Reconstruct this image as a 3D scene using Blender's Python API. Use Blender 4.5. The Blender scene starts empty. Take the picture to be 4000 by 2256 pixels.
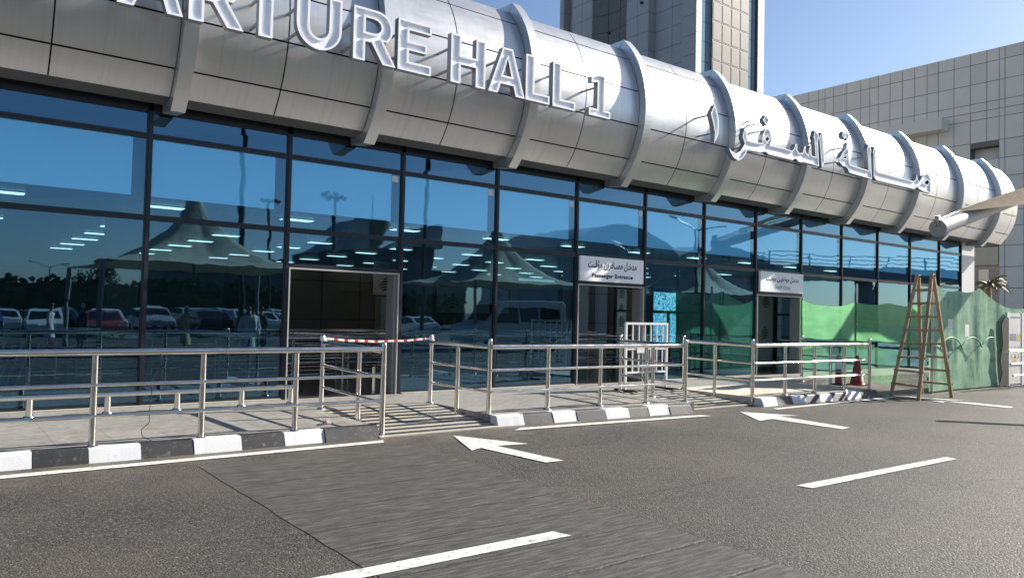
import bpy, bmesh, math, random
from mathutils import Vector, Matrix
random.seed(7)
S = bpy.context.scene
COL = S.collection
R = math.radians

# ------------------------------------------------------------------ camera
CAM_Y, CAM_H = -13.237, 1.75
cd = bpy.data.cameras.new("camera"); cam = bpy.data.objects.new("camera", cd); COL.objects.link(cam)
cd.sensor_width = 36; cd.lens = 26.925; cd.clip_end = 3000; cd.clip_start = .05
rx = Vector((0.79535877, -0.60571831, 0.02257783)); ux = Vector((-0.03757174, -0.01208941, 0.9992208))
fx = Vector((0.60497339, 0.79558731, 0.03237331))
m = Matrix((rx, ux, -fx)).transposed().to_4x4(); m.translation = (0, CAM_Y, CAM_H)
cam.matrix_world = m
S.camera = cam

# ------------------------------------------------------------------ sun and sky
SUN = Vector((1.75, -.36, 1.0)).normalized()
SUN_EL = math.asin(SUN.z); SUN_AZ = math.atan2(SUN.x, SUN.y)
W = bpy.data.worlds.new("World"); S.world = W; W.use_nodes = True
wn = W.node_tree.nodes; wl = W.node_tree.links
sky = wn.new('ShaderNodeTexSky'); sky.sky_type = 'NISHITA'; sky.sun_disc = False
sky.sun_elevation = SUN_EL; sky.sun_rotation = SUN_AZ; sky.altitude = 80
sky.air_density = .9; sky.dust_density = .9; sky.ozone_density = 3.0
bg = wn['Background']; bg.inputs['Strength'].default_value = .066
wl.new(sky.outputs[0], bg.inputs[0])
sd = bpy.data.lights.new("sun", 'SUN'); sd.energy = 5.0; sd.angle = R(.5); sd.color = (1, .93, .82)
so = bpy.data.objects.new("sun", sd); COL.objects.link(so)
so.rotation_euler = SUN.to_track_quat('Z', 'Y').to_euler(); so.location = (40, -10, 30)
S.view_settings.view_transform = 'Standard'; S.view_settings.look = 'None'
S.view_settings.exposure = 1.2; S.view_settings.gamma = 1

# ------------------------------------------------------------------ helpers
class MB:
    def __init__(s): s.v = []; s.f = []; s.mi = []; s.sm = []; s.cur = 0
    def add(s, vs, fs, smooth=False):
        o = len(s.v); s.v += [tuple(p) for p in vs]
        for f in fs: s.f.append([i + o for i in f]); s.mi.append(s.cur); s.sm.append(smooth)
        return s
    def box(s, a, b):
        x0, y0, z0 = a; x1, y1, z1 = b
        return s.add([(x0,y0,z0),(x1,y0,z0),(x1,y1,z0),(x0,y1,z0),(x0,y0,z1),(x1,y0,z1),(x1,y1,z1),(x0,y1,z1)],
              [(0,3,2,1),(4,5,6,7),(0,1,5,4),(1,2,6,5),(2,3,7,6),(3,0,4,7)])
    def quad(s, *p): return s.add(p, [tuple(range(len(p)))])
    def prism(s, prof, axis, a, b):
        # prof: 2D points; extruded along axis 'x','y' or 'z' from a to b
        def mk(p, t):
            return {'x': (t, p[0], p[1]), 'y': (p[0], t, p[1]), 'z': (p[0], p[1], t)}[axis]
        n = len(prof); vs = [mk(p, a) for p in prof] + [mk(p, b) for p in prof]
        fs = [(i, (i+1) % n, n+(i+1) % n, n+i) for i in range(n)] + [tuple(range(n))[::-1], tuple(range(n, 2*n))]
        return s.add(vs, fs)
    def tube(s, pts, rad, n=12, caps=True, smooth=True):
        pts = [Vector(p) for p in pts]; k = len(pts)
        rads = rad if isinstance(rad, (list, tuple)) else [rad]*k
        vs = []; fs = []; ref = None
        for i, p in enumerate(pts):
            t = (pts[min(i+1, k-1)] - pts[max(i-1, 0)]).normalized()
            if ref is None: ref = t.orthogonal().normalized()
            ref = (ref - t*ref.dot(t))
            ref = ref.normalized() if ref.length > 1e-6 else t.orthogonal().normalized()
            b = t.cross(ref)
            for j in range(n):
                a = 2*math.pi*j/n; vs.append(p + (ref*math.cos(a) + b*math.sin(a))*rads[i])
        for i in range(k-1):
            for j in range(n): fs.append((i*n+j, i*n+(j+1) % n, (i+1)*n+(j+1) % n, (i+1)*n+j))
        s.add(vs, fs, smooth)
        if caps: s.add(vs[:n], [tuple(range(n))[::-1]]); s.add(vs[-n:], [tuple(range(n))])
        return s
    def bar(s, a, b, w, h, up=(0, 0, 1)):
        a = Vector(a); b = Vector(b); t = (b-a).normalized(); u = Vector(up); sd = t.cross(u)
        if sd.length < 1e-4: sd = t.cross(Vector((1, 0, 0)))
        sd.normalize(); u = sd.cross(t); vs = []
        for p in (a, b):
            for i, j in ((-1,-1),(1,-1),(1,1),(-1,1)): vs.append(p + sd*(w/2*i) + u*(h/2*j))
        return s.add(vs, [(0,3,2,1),(4,5,6,7),(0,1,5,4),(1,2,6,5),(2,3,7,6),(3,0,4,7)])
    def lathe(s, prof, c=(0, 0, 0), n=20, smooth=True):
        vs = []; fs = []; k = len(prof)
        for r_, z in prof:
            for j in range(n):
                a = 2*math.pi*j/n; vs.append((c[0]+r_*math.cos(a), c[1]+r_*math.sin(a), c[2]+z))
        for i in range(k-1):
            for j in range(n): fs.append((i*n+j, i*n+(j+1) % n, (i+1)*n+(j+1) % n, (i+1)*n+j))
        s.add(vs, fs, smooth)
        if prof[0][0] > 1e-4: s.add(vs[:n], [tuple(range(n))[::-1]])
        if prof[-1][0] > 1e-4: s.add(vs[-n:], [tuple(range(n))])
        return s
    def mesh(s, name, mats):
        me = bpy.data.meshes.new(name); me.from_pydata(s.v, [], s.f)
        for mt in (mats if isinstance(mats, (list, tuple)) else [mats]): me.materials.append(mt)
        me.polygons.foreach_set('material_index', s.mi); me.polygons.foreach_set('use_smooth', s.sm)
        me.update(); return me

def link(name, me, parent=None, world=True, label=None):
    o = bpy.data.objects.new(name, me); COL.objects.link(o)
    if parent is not None:
        o.parent = parent
        if world: o.matrix_parent_inverse = Matrix.Translation(-Vector(parent.location))
    if label: o['label'] = label
    return o
def part(name, mb, mats, parent, world=True, label=None):
    return link(name, mb.mesh(name, mats), parent, world, label)
def tag(o, label, cat, group=None):
    o['label'] = label; o['category'] = cat
    if group: o['group'] = group
    return o
def thing(name, label, cat, loc=(0, 0, 0), group=None, rz=0):
    o = bpy.data.objects.new(name, None); COL.objects.link(o); o.location = loc; o.rotation_euler = (0, 0, rz)
    o.empty_display_size = .2
    return tag(o, label, cat, group)
def solo(name, mb, mats, label, cat, group=None):
    return tag(link(name, mb.mesh(name, mats)), label, cat, group)
def struct(name, mb, mats):
    o = link(name, mb.mesh(name, mats)); o['kind'] = 'structure'; return o
def copy_tree(o, parent=None):
    c = o.copy(); COL.objects.link(c)
    if parent is not None: c.parent = parent
    for ch in list(o.children): copy_tree(ch, c)
    return c
def text_mesh(body, size, ax='CENTER', spacing=1.0, weight=0.0):
    c = bpy.data.curves.new('lettering', 'FONT'); c.body = body; c.size = size; c.align_x = ax; c.align_y = 'CENTER'
    c.space_character = spacing; c.offset = weight; c.resolution_u = 3
    o = bpy.data.objects.new('lettering', c); COL.objects.link(o)
    dg = bpy.context.evaluated_depsgraph_get(); dg.update()
    me = bpy.data.meshes.new_from_object(o.evaluated_get(dg)); bpy.data.objects.remove(o); return me

# Arabic shaping into presentation forms, laid out left to right
AR = {0x627:(0xFE8D,0xFE8E,0,0),0x644:(0xFEDD,0xFEDE,0xFEDF,0xFEE0),0x645:(0xFEE1,0xFEE2,0xFEE3,0xFEE4),0x62F:(0xFEA9,0xFEAA,0,0),
 0x62E:(0xFEA5,0xFEA6,0xFEA7,0xFEA8),0x633:(0xFEB1,0xFEB2,0xFEB3,0xFEB4),0x641:(0xFED1,0xFED2,0xFED3,0xFED4),0x631:(0xFEAD,0xFEAE,0,0),
 0x64A:(0xFEF1,0xFEF2,0xFEF3,0xFEF4),0x646:(0xFEE5,0xFEE6,0xFEE7,0xFEE8),0x624:(0xFE85,0xFE86,0,0),0x642:(0xFED5,0xFED6,0xFED7,0xFED8),
 0x62A:(0xFE95,0xFE96,0xFE97,0xFE98),0x648:(0xFEED,0xFEEE,0,0),0x638:(0xFEC5,0xFEC6,0xFEC7,0xFEC8),0x628:(0xFE8F,0xFE90,0xFE91,0xFE92),
 0x649:(0xFEEF,0xFEF0,0,0),0x643:(0xFED9,0xFEDA,0xFEDB,0xFEDC),0x634:(0xFEB5,0xFEB6,0xFEB7,0xFEB8),0x629:(0xFE93,0xFE94,0,0),
 0x647:(0xFEE9,0xFEEA,0xFEEB,0xFEEC),0x62D:(0xFEA1,0xFEA2,0xFEA3,0xFEA4),0x62C:(0xFE9D,0xFE9E,0xFE9F,0xFEA0),0x635:(0xFEB9,0xFEBA,0xFEBB,0xFEBC),
 0x639:(0xFEC9,0xFECA,0xFECB,0xFECC),0x630:(0xFEAB,0xFEAC,0,0),0x621:(0xFE80,0,0,0),0x625:(0xFE87,0xFE88,0,0),0x640:(0x640,0x640,0x640,0x640)}
def arabic(t):
    out = []
    for i, ch in enumerate(t):
        k = ord(ch)
        if k not in AR: out.append(ch); continue
        prv = i > 0 and ord(t[i-1]) in AR and AR[ord(t[i-1])][2]
        nxt = i+1 < len(t) and ord(t[i+1]) in AR and AR[ord(t[i+1])][1] and AR[k][2]
        iso, fin, ini, med = AR[k]
        out.append(chr((med if prv and nxt else fin if prv else ini if nxt else iso) or iso))
    return ''.join(reversed(out))

# ------------------------------------------------------------------ materials
def mat(name, col=(.5,.5,.5), rough=.5, metal=0.0, spec=.5):
    mt = bpy.data.materials.new(name); mt.use_nodes = True
    p = mt.node_tree.nodes['Principled BSDF']; p.inputs['Base Color'].default_value = (*col, 1)
    p.inputs['Roughness'].default_value = rough; p.inputs['Metallic'].default_value = metal
    p.inputs['Specular IOR Level'].default_value = spec
    return mt
def nd(mt, t, **kw):
    n = mt.node_tree.nodes.new(t)
    for k, v in kw.items():
        if k in n.inputs: n.inputs[k].default_value = v
        else: setattr(n, k, v)
    return n
def ln(mt, a, b): mt.node_tree.links.new(a, b)
def P(mt): return mt.node_tree.nodes['Principled BSDF']
def coords(mt, scale=(1,1,1)):
    tc = nd(mt, 'ShaderNodeTexCoord'); mp = nd(mt, 'ShaderNodeMapping'); mp.inputs['Scale'].default_value = scale
    ln(mt, tc.outputs['Object'], mp.inputs['Vector']); return mp.outputs[0]
def ramp(mt, src, stops):
    r_ = nd(mt, 'ShaderNodeValToRGB'); e = r_.color_ramp.elements
    while len(e) < len(stops): e.new(.5)
    for i, (p, c) in enumerate(stops): e[i].position = p; e[i].color = (*c, 1) if len(c) == 3 else c
    ln(mt, src, r_.inputs[0]); return r_.outputs[0]
def noise(mt, vec, scale, detail=4, rough=.55):
    n = nd(mt, 'ShaderNodeTexNoise', Scale=scale, Detail=detail, Roughness=rough); ln(mt, vec, n.inputs['Vector']); return n.outputs['Fac']
def mix(mt, fac, a, b, mode='MIX'):
    n = nd(mt, 'ShaderNodeMix', data_type='RGBA', blend_type=mode)
    for val, idx in ((fac, 0), (a, 6), (b, 7)):
        if hasattr(val, 'is_linked'): ln(mt, val, n.inputs[idx])
        else: n.inputs[idx].default_value = val if idx == 0 else (*val, 1)
    return n.outputs[2]
def bump(mt, h, strength=.3, dist=.01):
    b = nd(mt, 'ShaderNodeBump', Strength=strength, Distance=dist); ln(mt, h, b.inputs['Height']); ln(mt, b.outputs[0], P(mt).inputs['Normal']); return b
def weathered(name, c1, c2, scale=6, rough=.6, metal=0, bstr=.08, spec=.5, stretch=(1,1,1)):
    mt = mat(name, c1, rough, metal, spec); v = coords(mt, stretch)
    n = noise(mt, v, scale, 5); ln(mt, ramp(mt, n, [(.3, c1), (.7, c2)]), P(mt).inputs['Base Color'])
    if bstr: bump(mt, noise(mt, v, scale*9, 3), bstr, .004)
    return mt

# road surfaces
def make_asphalt():
    mt = mat('asphalt', rough=.6, spec=.35); v = coords(mt)
    grain = noise(mt, v, 34, 4, .8); big = noise(mt, v, .5, 5, .6); mid = noise(mt, coords(mt, (.7, 2.4, 1)), 2.0, 6, .65)
    vo = nd(mt, 'ShaderNodeTexVoronoi', Scale=64.0); ln(mt, v, vo.inputs['Vector'])
    sep = nd(mt, 'ShaderNodeSeparateColor'); ln(mt, vo.outputs['Color'], sep.inputs[0])
    c = ramp(mt, sep.outputs[0], [(.0, (.016, .0155, .0145)), (.45, (.040, .0385, .036)), (.78, (.078, .075, .069)), (.93, (.17, .163, .148)), (1.0, (.24, .23, .21))])
    c = mix(mt, .5, c, ramp(mt, grain, [(.40, (.018, .017, .0155)), (.52, (.052, .049, .044)), (.64, (.115, .108, .096))]))
    dust = ramp(mt, big, [(.38, (0, 0, 0)), (.68, (1, 1, 1))])
    c = mix(mt, nd_mul(mt, dust, .42), c, (.115, .10, .08))
    st = ramp(mt, mid, [(.60, (0, 0, 0)), (.70, (1, 1, 1))]); c = mix(mt, nd_mul(mt, st, .35), c, (.022, .021, .02))
    mk = noise(mt, coords(mt, (2.0, 34, 1)), 1.1, 4, .6); mk = ramp(mt, mk, [(.69, (0, 0, 0)), (.73, (1, 1, 1))]); c = mix(mt, nd_mul(mt, mk, .45), c, (.012, .012, .012))
    wk = noise(mt, coords(mt, (3.0, 26, 1)), 1.3, 3, .6); wk = ramp(mt, wk, [(.72, (0, 0, 0)), (.76, (1, 1, 1))]); c = mix(mt, nd_mul(mt, wk, .4), c, (.22, .205, .18))
    # wind blown dust lying along the kerb, a few cracks, drips of oil in the lane
    sx = nd(mt, 'ShaderNodeSeparateXYZ'); ln(mt, v, sx.inputs[0])
    mr = nd(mt, 'ShaderNodeMapRange'); ln(mt, sx.outputs[1], mr.inputs[0]); mr.inputs[1].default_value = -4.9; mr.inputs[2].default_value = -3.7
    dn = ramp(mt, noise(mt, coords(mt, (1, 1.6, 1)), 1.4, 5, .65), [(.42, (0, 0, 0)), (.62, (1, 1, 1))])
    dm = nd(mt, 'ShaderNodeMath', operation='MULTIPLY'); ln(mt, mr.outputs[0], dm.inputs[0]); ln(mt, dn, dm.inputs[1])
    c = mix(mt, nd_mul(mt, dm.outputs[0], .6), c, (.19, .165, .125))
    wv = nd(mt, 'ShaderNodeMix', data_type='VECTOR'); wv.inputs[0].default_value = .12; nz = nd(mt, 'ShaderNodeTexNoise', Scale=1.5, Detail=4); ln(mt, v, nz.inputs['Vector']); ln(mt, v, wv.inputs[4]); ln(mt, nz.outputs['Color'], wv.inputs[5])
    cv = nd(mt, 'ShaderNodeTexVoronoi', Scale=.42, feature='DISTANCE_TO_EDGE'); ln(mt, wv.outputs[1], cv.inputs['Vector'])
    ck = ramp(mt, cv.outputs['Distance'], [(.002, (1, 1, 1)), (.006, (0, 0, 0))]); cm = ramp(mt, noise(mt, v, .35, 2), [(.52, (0, 0, 0)), (.56, (1, 1, 1))])
    cq = nd(mt, 'ShaderNodeMath', operation='MULTIPLY'); ln(mt, ck, cq.inputs[0]); ln(mt, cm, cq.inputs[1]); c = mix(mt, nd_mul(mt, cq.outputs[0], .35), c, (.012, .011, .01))
    ov = nd(mt, 'ShaderNodeTexVoronoi', Scale=1.3); ln(mt, v, ov.inputs['Vector']); od = ramp(mt, ov.outputs['Distance'], [(.05, (1, 1, 1)), (.12, (0, 0, 0))])
    om = ramp(mt, noise(mt, v, .8, 2), [(.55, (0, 0, 0)), (.6, (1, 1, 1))]); oq = nd(mt, 'ShaderNodeMath', operation='MULTIPLY'); ln(mt, od, oq.inputs[0]); ln(mt, om, oq.inputs[1])
    c = mix(mt, nd_mul(mt, oq.outputs[0], .5), c, (.014, .013, .013))
    ln(mt, c, P(mt).inputs['Base Color'])
    h = nd(mt, 'ShaderNodeMath', operation='MULTIPLY_ADD'); ln(mt, vo.outputs['Distance'], h.inputs[0]); h.inputs[1].default_value = -1.2; ln(mt, grain, h.inputs[2])
    bump(mt, h.outputs[0], .55, .011); return mt
def nd_mul(mt, src, k):
    n = nd(mt, 'ShaderNodeMath', operation='MULTIPLY'); ln(mt, src, n.inputs[0]); n.inputs[1].default_value = k; return n.outputs[0]
M_ASPH = make_asphalt()
def make_strip():
    # smoother trowelled repair strip with ragged tool joints running along the road
    mt = mat('worn_concrete', rough=.6, spec=.35); v = coords(mt)
    streak = noise(mt, coords(mt, (2.2, 16, 1)), 1.6, 6, .65); big = noise(mt, v, .9, 4); grain = noise(mt, v, 110, 2)
    c = ramp(mt, streak, [(.34, (.030, .029, .027)), (.5, (.066, .063, .058)), (.68, (.14, .135, .124))])
    c = mix(mt, nd_mul(mt, big, .4), c, (.075, .07, .063))
    sx = nd(mt, 'ShaderNodeSeparateXYZ'); ln(mt, v, sx.inputs[0])
    wob = noise(mt, coords(mt, (1.2, 0, 0)), 2.5, 5)
    ad = nd(mt, 'ShaderNodeMath', operation='MULTIPLY_ADD'); ln(mt, wob, ad.inputs[0]); ad.inputs[1].default_value = .10; ln(mt, sx.outputs[1], ad.inputs[2])
    pp = nd(mt, 'ShaderNodeMath', operation='PINGPONG'); ln(mt, ad.outputs[0], pp.inputs[0]); pp.inputs[1].default_value = .31
    frag = noise(mt, v, 26, 4)
    sm = nd(mt, 'ShaderNodeMath', operation='MULTIPLY_ADD'); ln(mt, frag, sm.inputs[0]); sm.inputs[1].default_value = .030; ln(mt, pp.outputs[0], sm.inputs[2])
    j = ramp(mt, sm.outputs[0], [(.022, (1, 1, 1)), (.038, (0, 0, 0))])
    c = mix(mt, nd_mul(mt, j, .5), c, (.022, .021, .02))
    ln(mt, c, P(mt).inputs['Base Color'])
    h = nd(mt, 'ShaderNodeMath', operation='SUBTRACT'); ln(mt, streak, h.inputs[0]); ln(mt, j, h.inputs[1])
    h2 = nd(mt, 'ShaderNodeMath', operation='MULTIPLY_ADD'); ln(mt, grain, h2.inputs[0]); h2.inputs[1].default_value = .35; ln(mt, h.outputs[0], h2.inputs[2])
    bump(mt, h2.outputs[0], .6, .012); return mt
M_STRIP = make_strip()
def worn_paint(name, base, under, lo=.62, hi=.74, bs=.2):
    mt = mat(name, rough=.55); v = coords(mt)
    n = noise(mt, v, 14, 6, .7); g = noise(mt, v, 75, 2)
    t = noise(mt, v, 2.2, 3)
    c = mix(mt, t, base, tuple(x*.86 for x in base))
    w = ramp(mt, n, [(lo, (0, 0, 0)), (hi, (1, 1, 1))])
    ln(mt, mix(mt, w, c, under), P(mt).inputs['Base Color']); bump(mt, g, bs, .008); return mt
M_LINE = worn_paint('road_paint', (.66, .645, .61), (.12, .115, .108), .53, .68, .4)
M_KW = worn_paint('kerb_white', (.64, .65, .67), (.33, .32, .30), .62, .74, .3)
M_KB = worn_paint('kerb_black', (.024, .025, .027), (.17, .165, .155), .56, .74, .35)
M_KB2 = worn_paint('kerb_grey', (.05, .05, .052), (.2, .19, .18), .66, .82, .35)
def make_pave():
    mt = mat('pavement_stone', rough=.5, spec=.4); v = coords(mt)
    br = nd(mt, 'ShaderNodeTexBrick', Scale=1.0, offset=0.0); br.inputs['Mortar Size'].default_value = .006
    br.inputs['Brick Width'].default_value = .6; br.inputs['Row Height'].default_value = .6
    ln(mt, v, br.inputs['Vector'])
    br.inputs['Color1'].default_value = (.26, .252, .234, 1); br.inputs['Color2'].default_value = (.30, .29, .27, 1); br.inputs['Mortar'].default_value = (.20, .185, .16, 1)
    st = noise(mt, coords(mt, (2.2, 7, 1)), 3.4, 6, .75)
    c = mix(mt, .8, br.outputs[0], ramp(mt, st, [(.36, (.42, .43, .44)), (.5, (.9, .9, .9)), (.66, (1.35, 1.32, 1.26))]), 'MULTIPLY')
    ln(mt, c, P(mt).inputs['Base Color']); bump(mt, noise(mt, v, 60, 3), .12, .004); return mt
M_PAVE = make_pave()
M_EDGE = weathered('pavement_edge', (.34, .32, .28), (.42, .395, .35), 5, .7)
def make_ramp():
    mt = mat('ribbed_stone', rough=.42, spec=.5); v = coords(mt); sx = nd(mt, 'ShaderNodeSeparateXYZ'); ln(mt, v, sx.inputs[0])
    pp = nd(mt, 'ShaderNodeMath', operation='PINGPONG'); ln(mt, sx.outputs[1], pp.inputs[0]); pp.inputs[1].default_value = .115
    stripe = ramp(mt, pp.outputs[0], [(.050, (.42, .39, .33)), (.060, (.045, .043, .04))])
    ln(mt, mix(mt, .5, stripe, ramp(mt, noise(mt, coords(mt, (3, 9, 1)), 3, 5), [(.3, (.7, .7, .7)), (.7, (1.15, 1.15, 1.15))]), 'MULTIPLY'), P(mt).inputs['Base Color'])
    bump(mt, pp.outputs[0], .25, .02); return mt
M_RAMP = make_ramp()
M_CONC = weathered('pale_concrete', (.44, .40, .33), (.52, .475, .40), 2.5, .75)

# metals
def make_steel():
    mt = mat('stainless_steel', (.70, .67, .62), .16, 1.0); v = coords(mt)
    rr = ramp(mt, noise(mt, v, 9, 4), [(.3, (.11,)*3), (.7, (.27,)*3)]); ln(mt, rr, P(mt).inputs['Roughness'])
    bump(mt, noise(mt, v, 5, 2), .06, .01); return mt
M_STEEL = make_steel()
M_STEEL2 = mat('interior_steel', (.46, .47, .48), .22, 1.0)
def make_clad(k):
    mt = mat('silver_cladding', (.6, .6, .6), .5, .74); v = coords(mt)
    n = noise(mt, v, .5, 3); c = ramp(mt, n, [(.3, tuple(x*k for x in (.58, .585, .585))), (.7, tuple(x*k for x in (.635, .64, .64)))])
    st = ramp(mt, noise(mt, coords(mt, (7, .25, .25)), 1.6, 5, .7), [(.52, (1, 1, 1)), (.72, (.80, .79, .77))])
    ln(mt, mix(mt, .55, c, st, 'MULTIPLY'), P(mt).inputs['Base Color'])
    ln(mt, ramp(mt, noise(mt, coords(mt, (1, 3, 3)), 2.5, 3), [(.3, (.32,)*3), (.7, (.38,)*3)]), P(mt).inputs['Roughness'])
    bump(mt, noise(mt, v, .9, 2), .16, .03); return mt
M_CLADS = [make_clad(k) for k in (1.0, .955, 1.04)]
M_RIB = mat('silver_rib', (.62, .625, .625), .36, .72)
M_SOFF = weathered('grey_soffit', (.10, .10, .095), (.13, .13, .12), 3, .6)
M_DARK = mat('dark_void', (.012, .013, .013), .8)
M_FRAME = mat('dark_anodised_frame', (.022, .026, .034), .35, .3)
M_WFRAME = mat('white_door_frame', (.46, .455, .44), .4)
M_JAMB = mat('grey_door_leaf', (.17, .175, .18), .5)

# facade glass: solar-control coating, tinted through, blue in reflection, each pane slightly uneven
def make_glass(name='solar_glass', painted=None):
    mt = bpy.data.materials.new(name); mt.use_nodes = True; nt = mt.node_tree; nt.nodes.clear()
    out = nd(mt, 'ShaderNodeOutputMaterial'); mx = nd(mt, 'ShaderNodeMixShader'); ln(mt, mx.outputs[0], out.inputs[0])
    if painted: tr = nd(mt, 'ShaderNodeBsdfDiffuse'); tr.inputs[0].default_value = (*painted, 1)
    else: tr = nd(mt, 'ShaderNodeBsdfTransparent'); tr.inputs[0].default_value = (.16, .36, .42, 1)
    gl = nd(mt, 'ShaderNodeBsdfGlossy', Roughness=.012); gl.inputs[0].default_value = (.36, .68, .95, 1)
    ln(mt, tr.outputs[0], mx.inputs[1]); ln(mt, gl.outputs[0], mx.inputs[2])
    fr = nd(mt, 'ShaderNodeFresnel', IOR=1.5); ma = nd(mt, 'ShaderNodeMath', operation='MULTIPLY_ADD'); ma.use_clamp = True
    ln(mt, fr.outputs[0], ma.inputs[0]); ma.inputs[1].default_value = .9; ma.inputs[2].default_value = .20; ln(mt, ma.outputs[0], mx.inputs[0])
    tc = nd(mt, 'ShaderNodeTexCoord'); oi = nd(mt, 'ShaderNodeObjectInfo')
    va = nd(mt, 'ShaderNodeVectorMath', operation='ADD'); ln(mt, tc.outputs['Object'], va.inputs[0]); ln(mt, oi.outputs['Random'], va.inputs[1])
    n = nd(mt, 'ShaderNodeTexNoise', Scale=.9, Detail=2.5); ln(mt, va.outputs[0], n.inputs['Vector'])
    b = nd(mt, 'ShaderNodeBump', Strength=.07, Distance=.03); ln(mt, n.outputs['Fac'], b.inputs['Height']); ln(mt, b.outputs[0], gl.inputs['Normal'])
    return mt
M_BULK_TONE = make_glass('bulkhead_tone_glass', (.16, .54, .88))  # opaque blue carries the brightness of the bulkhead seen through the glass
M_GLASS = make_glass()
def make_clear():
    mt = bpy.data.materials.new('dark_car_glass'); mt.use_nodes = True
    p = P(mt); p.inputs['Base Color'].default_value = (.01, .012, .014, 1); p.inputs['Roughness'].default_value = .05; return mt
M_CGLASS = make_clear()
def emit(name, col, st):
    mt = mat(name, (.8, .8, .8)); P(mt).inputs['Emission Color'].default_value = (*col, 1); P(mt).inputs['Emission Strength'].default_value = st; return mt
M_LAMP = emit('lamp_panel', (1, .93, .86), 2.2)
M_WHITE = mat('white_paint', (.74, .74, .73), .5)
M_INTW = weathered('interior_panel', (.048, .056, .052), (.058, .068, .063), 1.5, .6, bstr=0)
M_CEIL = mat('metal_strip_ceiling', (.34, .35, .35), .22, .35)
_v = coords(M_CEIL, (.6, 14, 1)); bump(M_CEIL, noise(M_CEIL, _v, 1.5, 2), .35, .02)
M_BULK = mat('white_blind', (.80, .80, .78), .7)
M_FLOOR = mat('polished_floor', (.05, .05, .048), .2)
M_COL = mat('column_grey', (.20, .21, .22), .5)
M_WOOD = weathered('weathered_wood', (.33, .225, .125), (.43, .32, .20), 9, .7, stretch=(1, 1, .15))
M_CONE = weathered('faded_red_plastic', (.26, .035, .028), (.32, .05, .035), 6, .5)
M_RED = mat('red_tape', (.62, .03, .04), .4)
M_TAPE = mat('white_tape', (.78, .77, .76), .4)
M_LFACE = mat('letter_acrylic', (.84, .86, .92), .35)
M_LRIM = mat('letter_white_edge', (.93, .94, .96), .35)
M_LSIDE = mat('letter_return', (.30, .32, .34), .3, .6)
M_SIGN = mat('sign_white_face', (.95, .95, .97), .5)
M_INK = mat('black_ink', (.015, .016, .022), .5)
M_INK2 = mat('grey_ink', (.09, .09, .12), .5)
M_TENT = None
def make_fabric(name, col, transl, tr=0.0, rough=.8, bs=.1, bscale=40):
    mt = mat(name, col, rough, 0, .2); nt = mt.node_tree; p = P(mt); out = nt.nodes['Material Output']
    t = nd(mt, 'ShaderNodeBsdfTranslucent')
    tone = ramp(mt, noise(mt, coords(mt, (1, 1, 2.2)), 1.7, 4), [(.3, tuple(x*.8 for x in col)), (.7, tuple(min(1, x*1.15) for x in col))]); ln(mt, tone, t.inputs[0]); ln(mt, tone, p.inputs['Base Color'])
    cr = bump(mt, noise(mt, coords(mt, (1.6, 1.6, .55)), 2.6, 6, .62), bs*4, .06); ln(mt, cr.outputs[0], t.inputs['Normal'])
    mx = nd(mt, 'ShaderNodeMixShader'); mx.inputs[0].default_value = transl
    ln(mt, p.outputs[0], mx.inputs[1]); ln(mt, t.outputs[0], mx.inputs[2]); last = mx.outputs[0]
    if tr:
        tp = nd(mt, 'ShaderNodeBsdfTransparent'); m2 = nd(mt, 'ShaderNodeMixShader'); m2.inputs[0].default_value = tr
        ln(mt, last, m2.inputs[1]); ln(mt, tp.outputs[0], m2.inputs[2]); last = m2.outputs[0]
    ln(mt, last, out.inputs[0]); return mt
M_TENT = make_fabric('beige_membrane', (.40, .40, .32), .06)
M_NET = make_fabric('green_shade_net', (.16, .41, .20), .5, .13)
M_NET_SUNLIT = make_fabric('sunlit_green_shade_net', (.36, .60, .41), .35, .06)  # same net, the sun on this panel put into a paler colour
M_CABLE = mat('black_cable', (.02, .02, .022), .5)

def stone(name, base, joint, axis, xs, zs, jw=.025):
    """cladding with joints at given positions: built as real panels by the caller"""
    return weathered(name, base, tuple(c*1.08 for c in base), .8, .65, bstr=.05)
M_STONE = stone('beige_stone', (.78, .75, .68), None, 0, 0, 0)
M_STONES = [M_STONE] + [stone('beige_stone', c_, None, 0, 0, 0) for c_ in ((.735, .71, .645), (.80, .765, .69))]
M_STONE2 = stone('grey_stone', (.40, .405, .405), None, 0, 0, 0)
M_JOINT = mat('dark_joint', (.22, .20, .18), .9)

# ------------------------------------------------------------------ ground
mb = MB(); mb.quad((-400, -500, 0), (600, -500, 0), (600, 400, 0), (-400, 400, 0)); struct('road', mb, M_ASPH)
mb = MB(); e1 = []; e2 = []
for i in range(60):
    y = -4.45 - i*.2
    e1.append((2.42 + random.uniform(-.010, .010), y, .004)); e2.append((5.20 - .06*(i*.2)**.9 + random.uniform(-.02, .02), y, .004))
for i in range(59): mb.quad(e1[i+1], e2[i+1], e2[i], e1[i])
struct('road_patch', mb, M_STRIP)

def flat(poly, z): 
    mb = MB(); a = sum(poly[i][0]*poly[(i+1) % len(poly)][1]-poly[(i+1) % len(poly)][0]*poly[i][1] for i in range(len(poly)))
    pl = poly if a > 0 else poly[::-1]
    bm = bmesh.new(); vs = [bm.verts.new((x, y, z)) for x, y in pl]; bm.faces.new(vs); bm.normal_update(); bmesh.ops.triangulate(bm, faces=bm.faces[:])
    me = bpy.data.meshes.new('marking'); bm.to_mesh(me); bm.free(); me.materials.append(M_LINE); return me
def marking(name, poly):
    o = link(name, flat(poly, .009)); o['kind'] = 'structure'
marking('road_line', [(-6, -4.17), (4.87, -4.10), (4.95, -3.93), (-6, -3.99)])
marking('road_line', [(7.05, -4.10), (11.25, -4.47), (11.12, -4.28), (7.30, -3.94)])
marking('road_line', [(13.24, -4.48), (18.1, -4.42), (18.1, -4.27), (13.27, -4.33)])
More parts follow.
